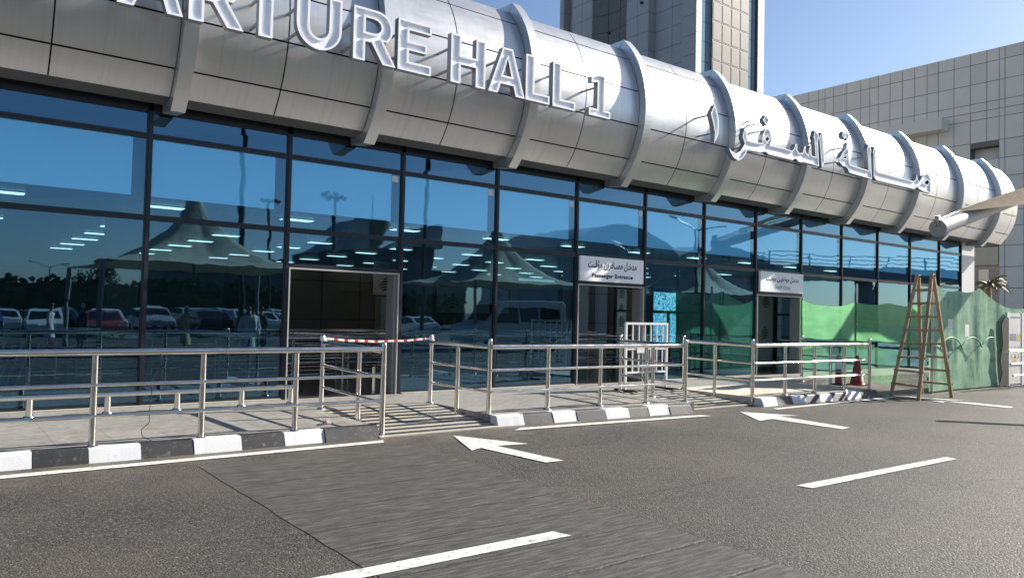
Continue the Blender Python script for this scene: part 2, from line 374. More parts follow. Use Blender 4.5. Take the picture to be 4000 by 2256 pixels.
marking('road_line', [(.75, -8.62), (4.12, -8.67), (4.07, -8.50), (.75, -8.45)])
marking('road_line', [(7.40, -8.76), (10.64, -8.82), (10.67, -8.67), (7.36, -8.59)])
marking('road_line', [(13.9, -8.87), (17.1, -8.93), (17.13, -8.78), (13.93, -8.7)])
marking('road_marking', [(5.99, -4.06), (6.50, -5.14), (6.03, -5.05), (6.13, -6.28), (5.865, -6.26), (5.76, -5.07), (5.55, -5.17)])
marking('road_marking', [(12.21, -4.34), (12.76, -5.25), (12.345, -5.09), (12.13, -6.55), (11.84, -6.59), (11.88, -5.26), (11.455, -5.30)])
marking('road_marking', [(18.53, -4.36), (18.95, -5.6), (18.66, -5.37), (18.51, -6.69), (18.17, -6.73), (18.2, -5.40), (17.88, -5.55)])

# pavements, ramps and kerbs
ZP = .15
mb = MB(); mb.box((-8, -1.6, -.2), (36, .0, ZP)); 
mb.box((-8, -3.6, -.2), (5.02, -1.6, ZP)); struct('pavement', mb, M_PAVE)
mb = MB(); mb.prism([(7.14, -1.6), (7.14, -3.45), (11.58, -3.78), (11.58, -1.6)], 'z', -.2, ZP); struct('pavement', mb, [M_PAVE])
mb = MB(); mb.prism([(13.56, -1.6), (13.56, -3.85), (17.85, -4.0), (17.85, -1.6)], 'z', -.2, ZP); struct('pavement', mb, [M_CONC])
for x0, x1 in ((5.02, 7.14), (11.58, 13.56)):
    mb = MB(); mb.prism([(-1.6, ZP-.002), (-3.72, .012), (-3.72, -.2), (-1.6, -.2)], 'x', x0, x1)
    mb.box((x0-.0, -1.6, -.2), (x1, -1.595, ZP-.004)) if False else None
    struct('pavement_ramp', mb, M_RAMP)
def kerb(cuts, ya, yb, first, wob=.012, grey=False):
    """kerb of painted blocks from cut to cut; ya/yb front line at both ends"""
    mb = MB(); n = len(cuts)-1
    for i in range(n):
        x0, x1 = cuts[i]+.004, cuts[i+1]-.004
        f = lambda x: ya + (yb-ya)*(x-cuts[0])/(cuts[-1]-cuts[0])
        mb.cur = (i + first) % 2
        y0, y1 = f(x0)+random.uniform(-wob, wob), f(x1)+random.uniform(-wob, wob)
        h = ZP + .012 + random.uniform(-.006, .006); c = .02; dp = .17
        # chamfered block in sections along its length for slightly uneven edges
        secs = 5; prev = None
        for k in range(secs+1):
            t = k/secs; x = x0+(x1-x0)*t; y = y0+(y1-y0)*t + random.uniform(-.0012, .0012); hh = h+random.uniform(-.002, .002)
            ring = [(x, y-.02, -.05), (x, y+.055, hh-c), (x, y+.078, hh), (x, y+dp+.05, hh), (x, y+dp+.05, -.05)]
            if k == 0: mb.add(ring, [(0, 1, 2, 3, 4)])
            if prev: mb.add(prev+ring, [(j, 5+j, 5+(j+1) % 5, (j+1) % 5) for j in range(5)])
            prev = ring
        mb.add(prev, [(4, 3, 2, 1, 0)])
    mb2 = struct('kerb', mb, [M_KW, M_KB2 if grey else M_KB]); return mb2
kerb([-2.3, -1.76, -1.22, -.68, -.14, .40, .935, 1.465, 2.0, 2.575, 3.14, 3.69, 4.235, 5.03], -3.70, -3.685, 1)
kerb([7.09, 7.585, 8.15, 8.64, 9.25, 9.77, 10.24, 10.74, 11.29], -3.64, -3.99, 0, grey=True)
kerb([13.42, 13.9, 14.41, 14.9, 15.40, 15.89, 16.43, 17.02, 17.72], -4.03, -4.17, 0, grey=True)

# ------------------------------------------------------------------ canopy
YC, ZC, RT, RR_ = .95, 6.48, 2.15, 2.35
X_END = 34.37; SP = 3.27; RX0 = 2.86
def cp(a, r): return (YC - r*math.cos(a), ZC + r*math.sin(a))
def ang(tan):  # angle on the tube where a line of this elevation from the eye meets it
    d = Vector((1, tan)).normalized(); o = Vector((CAM_Y-YC, CAM_H-ZC)); b = o.dot(d); c = o.dot(o)-RT*RT
    t = -b - math.sqrt(max(0, b*b-c)); q = o + d*t; return math.atan2(q.y, -q.x)
A0 = math.atan2(-1.49, 1.55)
seams = [A0, ang(.2925), ang(.358), ang(.4235), ang(.478), math.atan2(8.03-ZC, math.sqrt(RT**2-(8.03-ZC)**2))]
canopy = thing('entrance_canopy', 'long silver metal barrel canopy with curved ribs above the glass hall front', 'canopy', (14, YC, 4.9))
xs = []
k = -3
while True:
    x = RX0 + SP*k
    for dx in (0, SP/2):
        if -6 < x+dx < X_END: xs.append(x+dx)
    k += 1
    if x > X_END: break
xs = [-6.5] + xs + [X_END]
mb = MB(); G = .014
for i in range(len(xs)-1):
    for j in range(len(seams)-1):
        mb.cur = random.choice((0, 0, 1, 2)); a0, a1 = seams[j] + (0 if j == 0 else G/RT), seams[j+1] - G/RT
        n = 7; vs = []; fs = []
        bow = .012
        for q in range(n+1):
            a = a0+(a1-a0)*q/n
            for x in (xs[i]+G*.8, xs[i+1]-G*.8):
                y, z = cp(a, RT); vs.append((x, y, z))
        for q in range(n): fs.append((2*q, 2*q+1, 2*q+3, 2*q+2))
        mb.add(vs, fs, True)
part('cladding', mb, M_CLADS, canopy)
mb = MB(); vs = []; fs = []; n = 48
for x in (-6.5, X_END-.01):
    for q in range(n+1):
        y, z = cp(A0+(seams[-1]-A0)*q/n, RT-.035); vs.append((x, y, z))
for q in range(n): fs.append((q, n+1+q, n+2+q, q+1))
mb.add(vs, fs, True); mb.add([v for v in vs[n+1:]] , [tuple(range(n+1))]); 
part('backing', mb, M_DARK, canopy)
mb = MB(); yt, zt = cp(seams[-1], RT); mb.box((-6.5, yt+.02, zt-.06), (X_END, 3.5, zt-.004)); part('top_deck', mb, M_SOFF, canopy)
mb = MB(); ys, zs = cp(A0, RT)
mb.prism([(ys, zs-.003), (ys+.34, zs-.06), (ys+.34, zs+.02), (ys+.02, zs+.05)], 'x', -6.5, X_END-.02); part('soffit', mb, M_SOFF, canopy)
mb = MB(); mb.prism([(ys+.341, zs+.2), (.0, zs+.2), (.0, zs+.25), (ys+.341, zs+.25)], 'x', -6.5, X_END-.5)
part('soffit_recess', mb, M_DARK, canopy)
def rib_mesh():
    mb = MB(); w = .215; n = 40; aL = math.atan2(4.765-ZC, YC+.655); aT = math.atan2(8.19-ZC, math.sqrt(RR_**2-(8.19-ZC)**2))
    def split(x0, x1):
        outer = [cp(aL+(aT-aL)*q/n, RR_) for q in range(n+1)]
        inner = [cp(aL+.05+(aT-aL-.05)*q/n, RT-.03) for q in range(n+1)]
        inner = [(-.12, 4.80), (-.12, 5.02)] + [p for p in inner if p[1] > 5.02]
        return outer, inner
    o, _ = split(0, w)
    i_ = [cp(aL+(aT-aL)*q/n, RT-.03) for q in range(n+1)]
    vs = []; fs = []
    for x in (0, w):
        vs += [(x, *p) for p in o] + [(x, *p) for p in i_]
    N = n+1
    for q in range(n):
        fs.append((q, q+1, 2*N+q+1, 2*N+q))                 # outer face
        fs.append((q, N+q, N+q+1, q+1))                     # left side
        fs.append((2*N+q, 2*N+q+1, 3*N+q+1, 3*N+q))         # right side
    mb.add(vs, [f for f in fs if True], False)
    for i in range(0, 3*n): mb.sm[i] = False
    yT, zT = o[-1]; mb.prism([(yT, zT), (2.5, zT), (2.5, zT-.2), (yT+.1, zT-.2)], 'x', 0, w)
    # foot: block returning to the glass
    y0, z0 = o[0]; y1, z1 = i_[0]
    mb.prism([(y0, z0), (-.12, z0+.06), (-.12, 5.05), (y1+.1, 5.05), (y1, z1)], 'x', .0, w)
    return mb.mesh('rib', M_RIB)
rm = rib_mesh()
for k in range(-2, 10):
    o = bpy.data.objects.new('rib', rm); COL.objects.link(o); o.location = (RX0+SP*k - canopy.location.x, -canopy.location.y, -canopy.location.z); o.parent = canopy

# ------------------------------------------------------------------ departures hall
hall = thing('departures_hall', 'glass fronted departures hall with dark mullions and dim interior under the silver canopy', 'building', (14, 0, 0))
MW = 2.298
def mx_(k): return 2.714 + MW*(k-1)
XL, XR = mx_(-2), 32.1
cols = [mx_(k) for k in range(-2, 14)] + [XR]
Z0, Z1, Z2, ZT = .17, 3.151, 4.457, 4.86
DOORS = {2: 2.49, 5: 2.49, 8: 2.47}
for k, x in zip(range(-2, 15), cols):
    mb = MB(); w = .085 if k < 14 else .05; mb.box((x-w/2, -.035, .13), (x+w/2, .12, ZT)); mb.box((x-w/2+.022, -.047, .13), (x+w/2-.022, -.035, ZT))
    part('mullion', mb, M_FRAME, hall)
for i in range(len(cols)-1):
    k = i-2; a, b = cols[i]+.0425, cols[i+1]-.0425
    rows = [(Z0, Z1), (Z1, Z2), (Z2, ZT)]
    if k in DOORS: rows[0] = (DOORS[k], Z1)
    jy = lambda: random.uniform(-.0028, .0028)
    for z0, z1 in rows:
        if k in (5, 8) and z0 < 3: continue
        mb = MB()
        if z0 == Z1:   # middle row: band coloured as the bright bulkhead behind, above the ceiling line, with a clear margin at its right
            zc_, bb = 3.49, b-.20
            ya, yb, yc, yd = jy(), jy(), jy(), jy(); tz = (zc_-z0)/(z1-z0); yl, yr = ya+(yd-ya)*tz, yb+(yc-yb)*tz
            mb.quad((a, ya, z0+.03), (b, yb, z0+.03), (b, yr, zc_), (a, yl, zc_)); mb.quad((bb, yr, zc_), (b, yr, zc_), (b, yc, z1-.03), (bb, yc, z1-.03))
            part('glass_pane', mb, M_GLASS, hall)
            mb = MB(); mb.quad((a, yl, zc_), (bb, yr, zc_), (bb, yc, z1-.03), (a, yd, z1-.03)); part('bulkhead_tone_pane', mb, M_BULK_TONE, hall)
            if 2 <= k <= 9: mb = MB(); mb.box((b-.19, -.004, z1-.20), (b-.06, -.001, z1-.08)); part('sticker', mb, M_WHITE, hall)
            continue
        mb.quad((a, jy(), z0+.03), (b, jy(), z0+.03), (b, jy(), z1-.03), (a, jy(), z1-.03)); part('glass_pane', mb, M_GLASS, hall)
    for z in (Z1, Z2):
        mb = MB(); mb.box((a, -.03, z-.045), (b, .1, z-.008)); mb.box((a, -.03, z+.008), (b, .1, z+.045)); mb.box((a, -.02, z-.0085), (b, .1, z+.0085)); part('transom', mb, M_FRAME, hall)
    mb = MB(); mb.box((a, -.03, ZT-.03), (b, .1, ZT+.2)); part('head_frame', mb, M_FRAME, hall)
    mb = MB()
    if k not in DOORS: mb.box((a, -.03, .13), (b, .1, Z0+.04)); part('sill_frame', mb, M_FRAME, hall)
    else: mb.box((a, -.028, DOORS[k]+.0), (b, .1, DOORS[k]+.07)); part('door_head', mb, M_FRAME, hall)
# door frames
for k, h in DOORS.items():
    a, b = mx_(k)+.045, mx_(k+1)-.045
    mb = MB(); mb.box((a, -.06, ZP), (a+.022, .12, h-.005)); mb.box((b-.022, -.06, ZP), (b, .12, h-.005)); mb.box((a+.023, -.055, h-.03), (b-.023, .12, h-.005))
    part('door_frame', mb, M_WFRAME, hall)
    mb = MB(); mb.box((b-.10, -.02, ZP+.01), (b-.037, .26, h-.05)); part('door_leaf', mb, M_JAMB, hall)
for xa, xb in ((XL-4, mx_(2)-.05), (mx_(3)+.05, mx_(5)-.05), (mx_(6)+.05, mx_(8)-.05), (mx_(9)+.05, XR)):
    mb = MB(); mb.box((xa, -.12, -.1), (xb, .0, ZP+.025)); part('sill', mb, M_EDGE, hall)
# interior shell
YB = 16.5
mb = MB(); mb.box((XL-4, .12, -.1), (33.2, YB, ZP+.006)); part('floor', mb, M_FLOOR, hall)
mb = MB(); mb.box((XL-4, .36, 3.515), (33.2, YB, 3.6)); part('ceiling', mb, M_CEIL, hall)
mb = MB(); mb.box((XL-4, .30, 3.505), (33.2, .355, 4.42)); part('bulkhead', mb, M_CEIL, hall)
mb = MB(); mb.box((XL-4, .13, 4.95), (33.2, YB, 5.1)); mb.box((XL-4, .5, 4.42), (33.2, .6, 4.95)); part('roof_slab', mb, M_DARK, hall)
def wall_open(x0, x1, z0, z1, y0, y1, holes, mt, name):
    mb = MB(); xs_ = sorted({x0, x1, *[h[0] for h in holes], *[h[1] for h in holes]})
    for a, b in zip(xs_, xs_[1:]):
        zz = [(z0, z1)]
        for h in holes:
            if h[0] <= a and b <= h[1]:
                zz = [t for lo, hi in zz for t in ((lo, min(hi, h[2])), (max(lo, h[3]), hi)) if t[1]-t[0] > .01]
        for lo, hi in zz: mb.box((a, y0, lo), (b, y1, hi))
    return part(name, mb, mt, hall)
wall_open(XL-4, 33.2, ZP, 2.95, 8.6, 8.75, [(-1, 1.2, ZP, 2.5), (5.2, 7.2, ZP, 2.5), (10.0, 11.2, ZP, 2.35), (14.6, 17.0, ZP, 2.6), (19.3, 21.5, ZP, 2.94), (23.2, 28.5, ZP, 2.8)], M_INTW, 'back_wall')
mb = MB()
for x in [-3.1+1.25*i for i in range(26)]: mb.box((x, 8.585, ZP), (x+.018, 8.599, 2.94))
for z in (1.45, 2.6): mb.box((XL-4, 8.588, z), (33.2, 8.598, z+.018))
part('panel_joints', mb, M_DARK, hall)
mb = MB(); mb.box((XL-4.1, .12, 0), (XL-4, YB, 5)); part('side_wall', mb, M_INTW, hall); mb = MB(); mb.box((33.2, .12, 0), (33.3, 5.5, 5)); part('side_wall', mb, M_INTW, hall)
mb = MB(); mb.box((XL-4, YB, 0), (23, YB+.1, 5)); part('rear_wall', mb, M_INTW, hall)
mb = MB(); mb.box((32.13, -.06, .1), (33.25, .11, 5.02)); part('end_column', mb, M_WHITE, hall)
for x, y in ((3.3, 5.2), (12.4, 7.9), (16.6, 5.2), (22.3, 5.2), (27, 5.2)):
    mb = MB(); mb.box((x-.3, y-.3, ZP), (x+.3, y+.3, 3.51)); part('column', mb, M_COL, hall)

# ceiling lights
def lamp_mesh():
    mb = MB(); mb.box((-.30, -.13, -.02), (.30, .13, 0)); return mb.mesh('diffuser', M_LAMP)
def lampf_mesh():
    mb = MB()
    for a, b in (((-.32, -.15, -.012), (.32, -.131, .01)), ((-.32, .131, -.012), (.32, .15, .01)), ((-.32, -.13, -.012), (-.301, .13, .01)), ((.301, -.13, -.012), (.32, .13, .01))): mb.box(a, b)
    return mb.mesh('frame', M_WHITE)
lm, lf = lamp_mesh(), lampf_mesh()
proto = None
for r_, y in enumerate((1.35, 3.75, 5.9, 8.1, 10.2, 12.5, 14.8)):
    for i in range(13):
        x = -4.0+2.43*i
        if x > 32: continue
        if proto is None:
            proto = thing('ceiling_light', 'lit white rectangular ceiling light inside the hall, seen through the glass', 'ceiling light', (x, y, 3.513), 'lit ceiling lights inside the hall')
            link('diffuser', lm, proto, False); link('frame', lf, proto, False)
        else:
            c = copy_tree(proto); c.location = (x, y, 3.513)

# sign text helper: mesh lettering facing -Y at (x, y, z)
def lettering(parent, body, size, x, y, z, mt, name='lettering', spacing=1.0, weight=0.0, width=None, mirror=False):
    me = text_mesh(body, size, 'CENTER', spacing, weight)
    vx = [v.co.x for v in me.vertices]; vz = [v.co.y for v in me.vertices]
    cx = (max(vx)+min(vx))/2; cz = (max(vz)+min(vz))/2; sx = (width/(max(vx)-min(vx))) if width else 1
    for v in me.vertices: v.co = (x + (v.co.x-cx)*sx*(-1 if mirror else 1), y, z + v.co.y - cz)
    me.materials.clear(); me.materials.append(mt); me.update()
    return link(name, me, parent)
# door signs
s1 = thing('door_sign', 'white sign reading Passenger Entrance in Arabic and English over the middle doorway', 'sign', (13, -.08, 2.56), 'white signs over the doorways')
mb = MB(); mb.box((11.955, -.115, 2.557), (14.058, -.05, 3.136)); part('sign_panel', mb, M_SIGN, s1)
mb = MB(); mb.box((11.945, -.05, 2.50), (14.14, .04, 3.11)); part('backing_frame', mb, M_FRAME, s1)
lettering(s1, arabic('مدخـل مسـافرين مؤقـت'), .235, 13.0, -.118, 2.94, M_INK, width=1.62, weight=.006)
lettering(s1, 'Passenger Entrance', .128, 13.0, -.118, 2.685, M_INK, width=1.36, weight=.006, spacing=1.12)
s2 = thing('door_sign', 'white sign reading Staff Only in Arabic and English beside the green netting', 'sign', (20, -.08, 2.56), 'white signs over the doorways')
mb = MB(); mb.box((18.905, -.115, 2.557), (21.06, -.05, 3.138)); part('sign_panel', mb, M_SIGN, s2)
mb = MB(); mb.box((18.86, -.05, 2.50), (21.10, .04, 3.11)); part('backing_frame', mb, M_FRAME, s2)
lettering(s2, arabic('مدخـل موظفيـن مؤقـت'), .20, 20.0, -.118, 2.93, M_INK, width=1.62, weight=.005)
lettering(s2, 'Staff Only', .15, 20.0, -.118, 2.69, M_INK2, width=.78, spacing=1.05)

# ------------------------------------------------------------------ big sign letters
LY = -1.72; LD = .13
def area(p): return sum(p[i][0]*p[(i+1) % len(p)][1]-p[(i+1) % len(p)][0]*p[i][1] for i in range(len(p)))/2
def inset(p, d):
    n = len(p); out = []
    for i in range(n):
        a, b, c = Vector(p[i-1]), Vector(p[i]), Vector(p[(i+1) % n])
        u = (b-a).normalized(); v = (c-b).normalized(); n1 = Vector((-u.y, u.x)); n2 = Vector((-v.y, v.x)); s = n1+n2
        if s.length < .3: s = n1*1.0; k = 1
        else: s.normalize(); k = min(1/max(.3, s.dot(n1)), 2.0)
        out.append(tuple(b + s*d*k))
    return out
def letter(label, outer, holes=(), rim=.032, group='letters of the hall sign', name='sign_letter', rods=True, cat='sign letter'):
    outer = list(outer) if area(outer) > 0 else list(outer)[::-1]
    holes = [list(h) if area(h) < 0 else list(h)[::-1] for h in holes]
    cx = sum(p[0] for p in outer)/len(outer); z0 = min(p[1] for p in outer)
    t = thing(name, label, cat, (cx, LY+LD/2, z0), group)
    loops = [outer] + holes; ins = [inset(l, rim) for l in loops]
    mb = MB()
    for l, q in zip(loops, ins):
        n = len(l)
        vs = [(x, LY, z) for x, z in l] + [(x, LY, z) for x, z in q] + [(x, LY+.035, z) for x, z in q]
        mb.add(vs, [(i, (i+1) % n, n+(i+1) % n, n+i) for i in range(n)] + [(n+i, n+(i+1) % n, 2*n+(i+1) % n, 2*n+i) for i in range(n)])
    part('rim', mb, M_LRIM, t)
    mb = MB()
    for l in loops:
        n = len(l); mb.add([(x, LY+.001, z) for x, z in l]+[(x, LY+LD, z) for x, z in l], [((i+1) % n, i, n+i, n+(i+1) % n) for i in range(n)])
    part('return', mb, M_LSIDE, t)
    bm = bmesh.new()
    for yy in (LY+.035, LY+LD):
        es = []
        for l in (ins if yy < LY+.1 else loops):
            vs = [bm.verts.new((x, yy, z)) for x, z in l]; es += [bm.edges.new((vs[i], vs[(i+1) % len(vs)])) for i in range(len(vs))]
        bmesh.ops.triangle_fill(bm, use_beauty=True, edges=es, normal=(0, -1, 0))
    me = bpy.data.meshes.new('face'); bm.to_mesh(me); bm.free(); me.materials.append(M_LFACE); link('face', me, t)
    if rods:
        xs_ = [p[0] for p in outer]; zs_ = [p[1] for p in outer]
        for fz in (.28, .72):
            z = min(zs_)+(max(zs_)-min(zs_))*fz
            # leftmost solid point at this height
            hit = []
            for i in range(len(outer)):
                (xa, za), (xb, zb) = outer[i], outer[(i+1) % len(outer)]
                if (za-z)*(zb-z) < 0: hit.append(xa+(xb-xa)*(z-za)/(zb-za))
            if not hit: continue
            x = min(hit)+.05; yt = YC - math.sqrt(max(0, RT**2-(z-ZC)**2))
            mb = MB(); mb.bar((x, LY+LD, z), (x, yt+.02, z), .035, .035); part('mounting_bar', mb, M_LSIDE, t)
    return t
B, T_, ST = 5.875, 6.76, .215
def rect(x0, z0, x1, z1): return [(x0, z0), (x1, z0), (x1, z1), (x0, z1)]
def arc(cx, cz, rx_, rz, a0, a1, n=10): return [(cx+rx_*math.cos(R(a0+(a1-a0)*i/n)), cz+rz*math.sin(R(a0+(a1-a0)*i/n))) for i in range(n+1)]
def A_(x):
    return ([(x, B), (x+.215, B), (x+.285, B+.19), (x+.585, B+.19), (x+.645, B), (x+.86, B), (x+.555, T_), (x+.325, T_)], [[(x+.335, B+.355), (x+.535, B+.355), (x+.44, B+.69)]])
def R_(x):
    o = [(x, B), (x+.215, B), (x+.215, B+.33), (x+.33, B+.33), (x+.545, B), (x+.79, B), (x+.545, B+.39)]
    o += arc(x+.43, B+.605, .29, .28, -50, 90, 10) + [(x, T_)]
    h = [(x+.215, B+.49)] + arc(x+.37, B+.61, .14, .12, -90, 90, 6) + [(x+.215, B+.73)]
    return o, [h]
letter('white edged letter P before the letter A of the sign', [(1.06, B), (1.275, B), (1.275, B+.31), (1.40, B+.31)] + arc(1.46, B+.60, .29, .285, -80, 90, 10) + [(1.06, T_)], [[(1.275, B+.48)] + arc(1.42, B+.605, .14, .125, -90, 90, 6) + [(1.275, B+.73)]])
letter('white edged letter E second in the first word of the sign', [(.26, B), (.90, B), (.90, B+.17), (.475, B+.17), (.475, B+.365), (.82, B+.365), (.82, B+.525), (.475, B+.525), (.475, T_-.17), (.90, T_-.17), (.90, T_), (.26, T_)])
letter('white edged letter D beginning the first word of the sign', [(-.68, B), (-.36, B)] + arc(-.36, B+.4425, .42, .4425, -85, 85, 14) + [(-.36, T_), (-.68, T_)], [[(-.465, B+.17)] + arc(-.36, B+.4425, .21, .27, -90, 90, 10) + [(-.465, T_-.17)]])
letter('white edged letter A before the R and T of the sign', *A_(1.88))
letter('white edged letter R between the letters A and T of the sign', *R_(2.81))
letter('white edged letter T next to the letter U on the sign', [(3.82, B), (4.04, B), (4.04, T_-.17), (4.28, T_-.17), (4.28, T_), (3.58, T_), (3.58, T_-.17), (3.82, T_-.17)])
u = [(4.41, T_)] + arc(4.79, B+.38, .38, .38, 180, 360, 16) + [(5.17, T_), (4.955, T_)] + arc(4.79, B+.36, .165, .175, 0, -180, 10) + [(4.625, T_)]
letter('white edged rounded letter U of the sign', u)
letter('white edged letter R between the letters U and E of the sign', *R_(5.375))
letter('white edged letter E ending the first word of the sign', [(6.20, B), (6.86, B), (6.86, B+.17), (6.415, B+.17), (6.415, B+.365), (6.77, B+.365), (6.77, B+.525), (6.415, B+.525), (6.415, T_-.17), (6.86, T_-.17), (6.86, T_), (6.20, T_)])
letter('white edged letter H of the sign', [(7.27, B), (7.485, B), (7.485, B+.35), (7.815, B+.35), (7.815, B), (8.03, B), (8.03, T_), (7.815, T_), (7.815, B+.52), (7.485, B+.52), (7.485, T_), (7.27, T_)])
letter('white edged letter A between the letters H and L of the sign', *A_(8.10))
def L_(x): return [(x, B), (x+.60, B), (x+.60, B+.17), (x+.215, B+.17), (x+.215, T_), (x, T_)]
letter('white edged letter L touching the letter A of the sign', L_(8.98))
letter('white edged letter L between another L and the numeral of the sign', L_(9.66))
letter('white edged numeral 1 at the end of the English sign', [(10.64, B), (11.25, B), (11.25, B+.15), (11.09, B+.15), (11.09, T_-.01), (10.93, T_), (10.70, T_-.08), (10.70, T_-.21), (10.875, T_-.17), (10.875, B+.15), (10.64, B+.15)])
ARG = 'Arabic characters of the hall sign'
def al(label, o, h=(), **k): return letter(label, o, h, rim=.026, group=ARG, name='arabic_letter', **k)
al('slim curved Arabic alef standing alone, nearest the numeral 1', [(14.69,6.83),(14.79,6.66),(14.85,6.47),(14.84,6.17),(14.79,6.04),(14.69,5.91),(14.72,6.15),(14.65,6.37),(14.55,6.59)])
al('long connected Arabic word with a looped head and three teeth', [(15.25,5.89),(15.34,5.82),(15.53,5.78),(15.7,5.86),(15.88,6.07),(15.79,6.23),(15.86,6.47),(15.96,6.35),(15.98,6.18),(16.36,6.17),(16.61,6.2),(16.59,6.29),(16.62,6.42),(16.7,6.54),(16.84,6.62),(16.96,6.54),(17.0,6.33),(16.95,6.2),(17.54,6.21),(17.92,6.19),(18.01,6.28),(18.06,6.4),(18.14,6.4),(18.13,6.26),(18.23,6.18),(18.4,6.21),(18.48,6.39),(18.54,6.41),(18.54,6.25),(18.67,6.2),(18.72,6.4),(18.8,6.47),(18.82,6.2),(19.02,6.19),(18.96,6.66),(18.91,6.71),(18.99,6.93),(19.18,6.81),(19.12,6.62),(19.19,5.96),(18.82,5.97),(18.47,5.97),(18.36,5.95),(18.2,5.95),(18.09,6.02),(17.92,5.95),(17.65,5.95),(16.88,5.95),(16.74,6.0),(16.5,5.95),(15.99,5.93),(15.9,5.8),(15.77,5.68),(15.62,5.62),(15.45,5.66),(15.32,5.77)], [[(16.82,6.41),(16.89,6.35),(16.79,6.25),(16.71,6.32)]])
al('single diamond shaped dot above the long Arabic word', [(16.75,6.95),(16.90,6.83),(16.77,6.67),(16.61,6.79)])
al('slim Arabic alef standing against the end of the toothed long word', [(19.34,6.94),(19.39,6.68),(19.48,6.13),(19.34,5.93),(19.26,6.38),(19.19,6.74)])
al('pair of joined diamond dots above the shorter Arabic word', [(20.43,7.14),(20.52,7.05),(20.61,7.14),(20.76,7.04),(20.65,6.89),(20.56,6.98),(20.48,6.9),(20.36,7.0)])
al('short Arabic word with a looped head, below the pair of dots', [(20.64,6.84),(20.73,6.45),(20.78,6.26),(20.88,6.22),(21.83,6.19),(21.75,6.72),(21.73,6.81),(21.82,6.98),(21.97,6.81),(21.93,6.66),(22.02,5.96),(20.96,5.98),(20.76,5.99),(20.66,6.1),(20.58,6.13),(20.39,6.14),(20.24,6.22),(20.26,6.35),(20.41,6.53),(20.57,6.64),(20.6,6.76)], [[(20.6,6.48),(20.43,6.36),(20.59,6.36)]])
al('Arabic sad and alef joined by one long flat baseline', [(22.16,6.97),(22.06,6.77),(22.11,6.69),(22.12,6.05),(22.28,5.96),(23.03,5.96),(24.66,5.97),(24.82,6.07),(24.98,6.01),(25.26,5.97),(25.75,5.97),(25.75,6.41),(25.64,6.53),(25.5,6.58),(25.25,6.5),(24.97,6.24),(24.85,6.32),(24.80,6.47),(24.73,6.28),(24.58,6.21),(22.35,6.22),(22.26,6.3),(22.25,6.67),(22.25,6.81)], [[(25.24,6.22),(25.5,6.37),(25.65,6.33),(25.55,6.22)]])

# ------------------------------------------------------------------ railings
def dome(mb, x, y, z, r): mb.lathe([(r, 0), (r*.98, .012), (r*.8, .03), (r*.45, .043), (.001, .048)], (x, y, z), 14)
def post(parent, x, y, z0, z1, r=.037, cap=False, name='post'):
    mb = MB(); mb.tube([(x, y, z0), (x, y, z1)], r, 14); mb.lathe([(r+.032, 0), (r+.03, .008), (r+.012, .022), (r+.001, .028)], (x, y, z0), 16)
    if cap: dome(mb, x, y, z1, r)
    else: mb.tube([(x, y, z1), (x, y, z1+.03)], r*.55, 10)
    return part(name, mb, M_STEEL, parent)
def rails(parent, a, b, gz=ZP, heads=1.065):
    """three rails between two points (x, y, ground)"""
    A, Bv = Vector(a), Vector(b)
    for h, r, nm in ((heads, .038, 'top_rail'), (heads-.37, .022, 'mid_rail'), (heads-.72, .022, 'mid_rail')):
        mb = MB(); mb.tube([A+Vector((0, 0, h)), Bv+Vector((0, 0, h))], r, 14); part(nm, mb, M_STEEL, parent)
# left railing
rl = thing('railing', 'long stainless steel railing beside the low guard rail, with a thin wire hanging from it', 'railing', (2, -3.5, ZP), 'stainless railings round the ramps')
YK = -3.52
for i in range(-3, 3): post(rl, 1.515+1.175*i+(.0), YK, ZP, ZP+1.035)
post(rl, 5.12, -3.56, 0, 1.27, .040, True)
rails(rl, (-3.2, YK, ZP), (5.12, -3.55, ZP))
post(rl, 5.24, -2.55, .08, 1.17); post(rl, 5.08, -1.55, ZP, 1.30, .037, True)
rails(rl, (5.12, -3.53, .12), (5.09, -1.55, ZP+.01))
# middle railing
rm_ = thing('railing', 'stainless steel railing wrapped round the island in front of the Passenger Entrance doorway', 'railing', (9.4, -3.4, ZP), 'stainless railings round the ramps')
post(rm_, 7.20, -3.22, 0, 1.30, .040, True); post(rm_, 6.98, -2.62, .06, 1.17); post(rm_, 7.10, -1.58, ZP, 1.31, .037, True)
rails(rm_, (7.2, -3.24, .15), (7.10, -1.58, ZP+.01))
for x in (8.35, 9.54, 10.70): post(rm_, x, -3.31-.022*(x-8.35), ZP, ZP+1.035)
post(rm_, 11.58, -3.56, ZP, 1.29, .037, True); rails(rm_, (7.20, -3.28, ZP), (11.58, -3.50, ZP))
post(rm_, 11.63, -2.68, ZP, 1.18); post(rm_, 11.77, -1.63, ZP, 1.32, .037, True); rails(rm_, (11.58, -3.53, ZP), (11.77, -1.63, ZP+.01))
# right railing
rr = thing('railing', 'stainless steel railing round the island that holds the red traffic cone', 'railing', (15.6, -3.8, ZP), 'stainless railings round the ramps')
post(rr, 13.56, -3.66, 0, 1.30, .040, True); post(rr, 13.03, -3.11, .05, 1.17) if False else post(rr, 13.50, -2.75, .07, 1.17); post(rr, 13.62, -1.80, ZP, 1.31, .037, True)
rails(rr, (13.56, -3.68, .15), (13.62, -1.80, ZP+.01))
for x in (14.6, 15.72, 16.94): post(rr, x, -3.73-.01*(x-14.6), ZP, ZP+1.035)
post(rr, 17.88, -3.86, ZP, 1.31, .037, True); rails(rr, (13.56, -3.72, ZP), (17.88, -3.84, ZP))
post(rr, 18.0, -2.8, ZP, 1.18); post(rr, 18.25, -1.85, ZP, 1.31, .037, True); rails(rr, (17.88, -3.84, ZP), (18.25, -1.85, ZP))
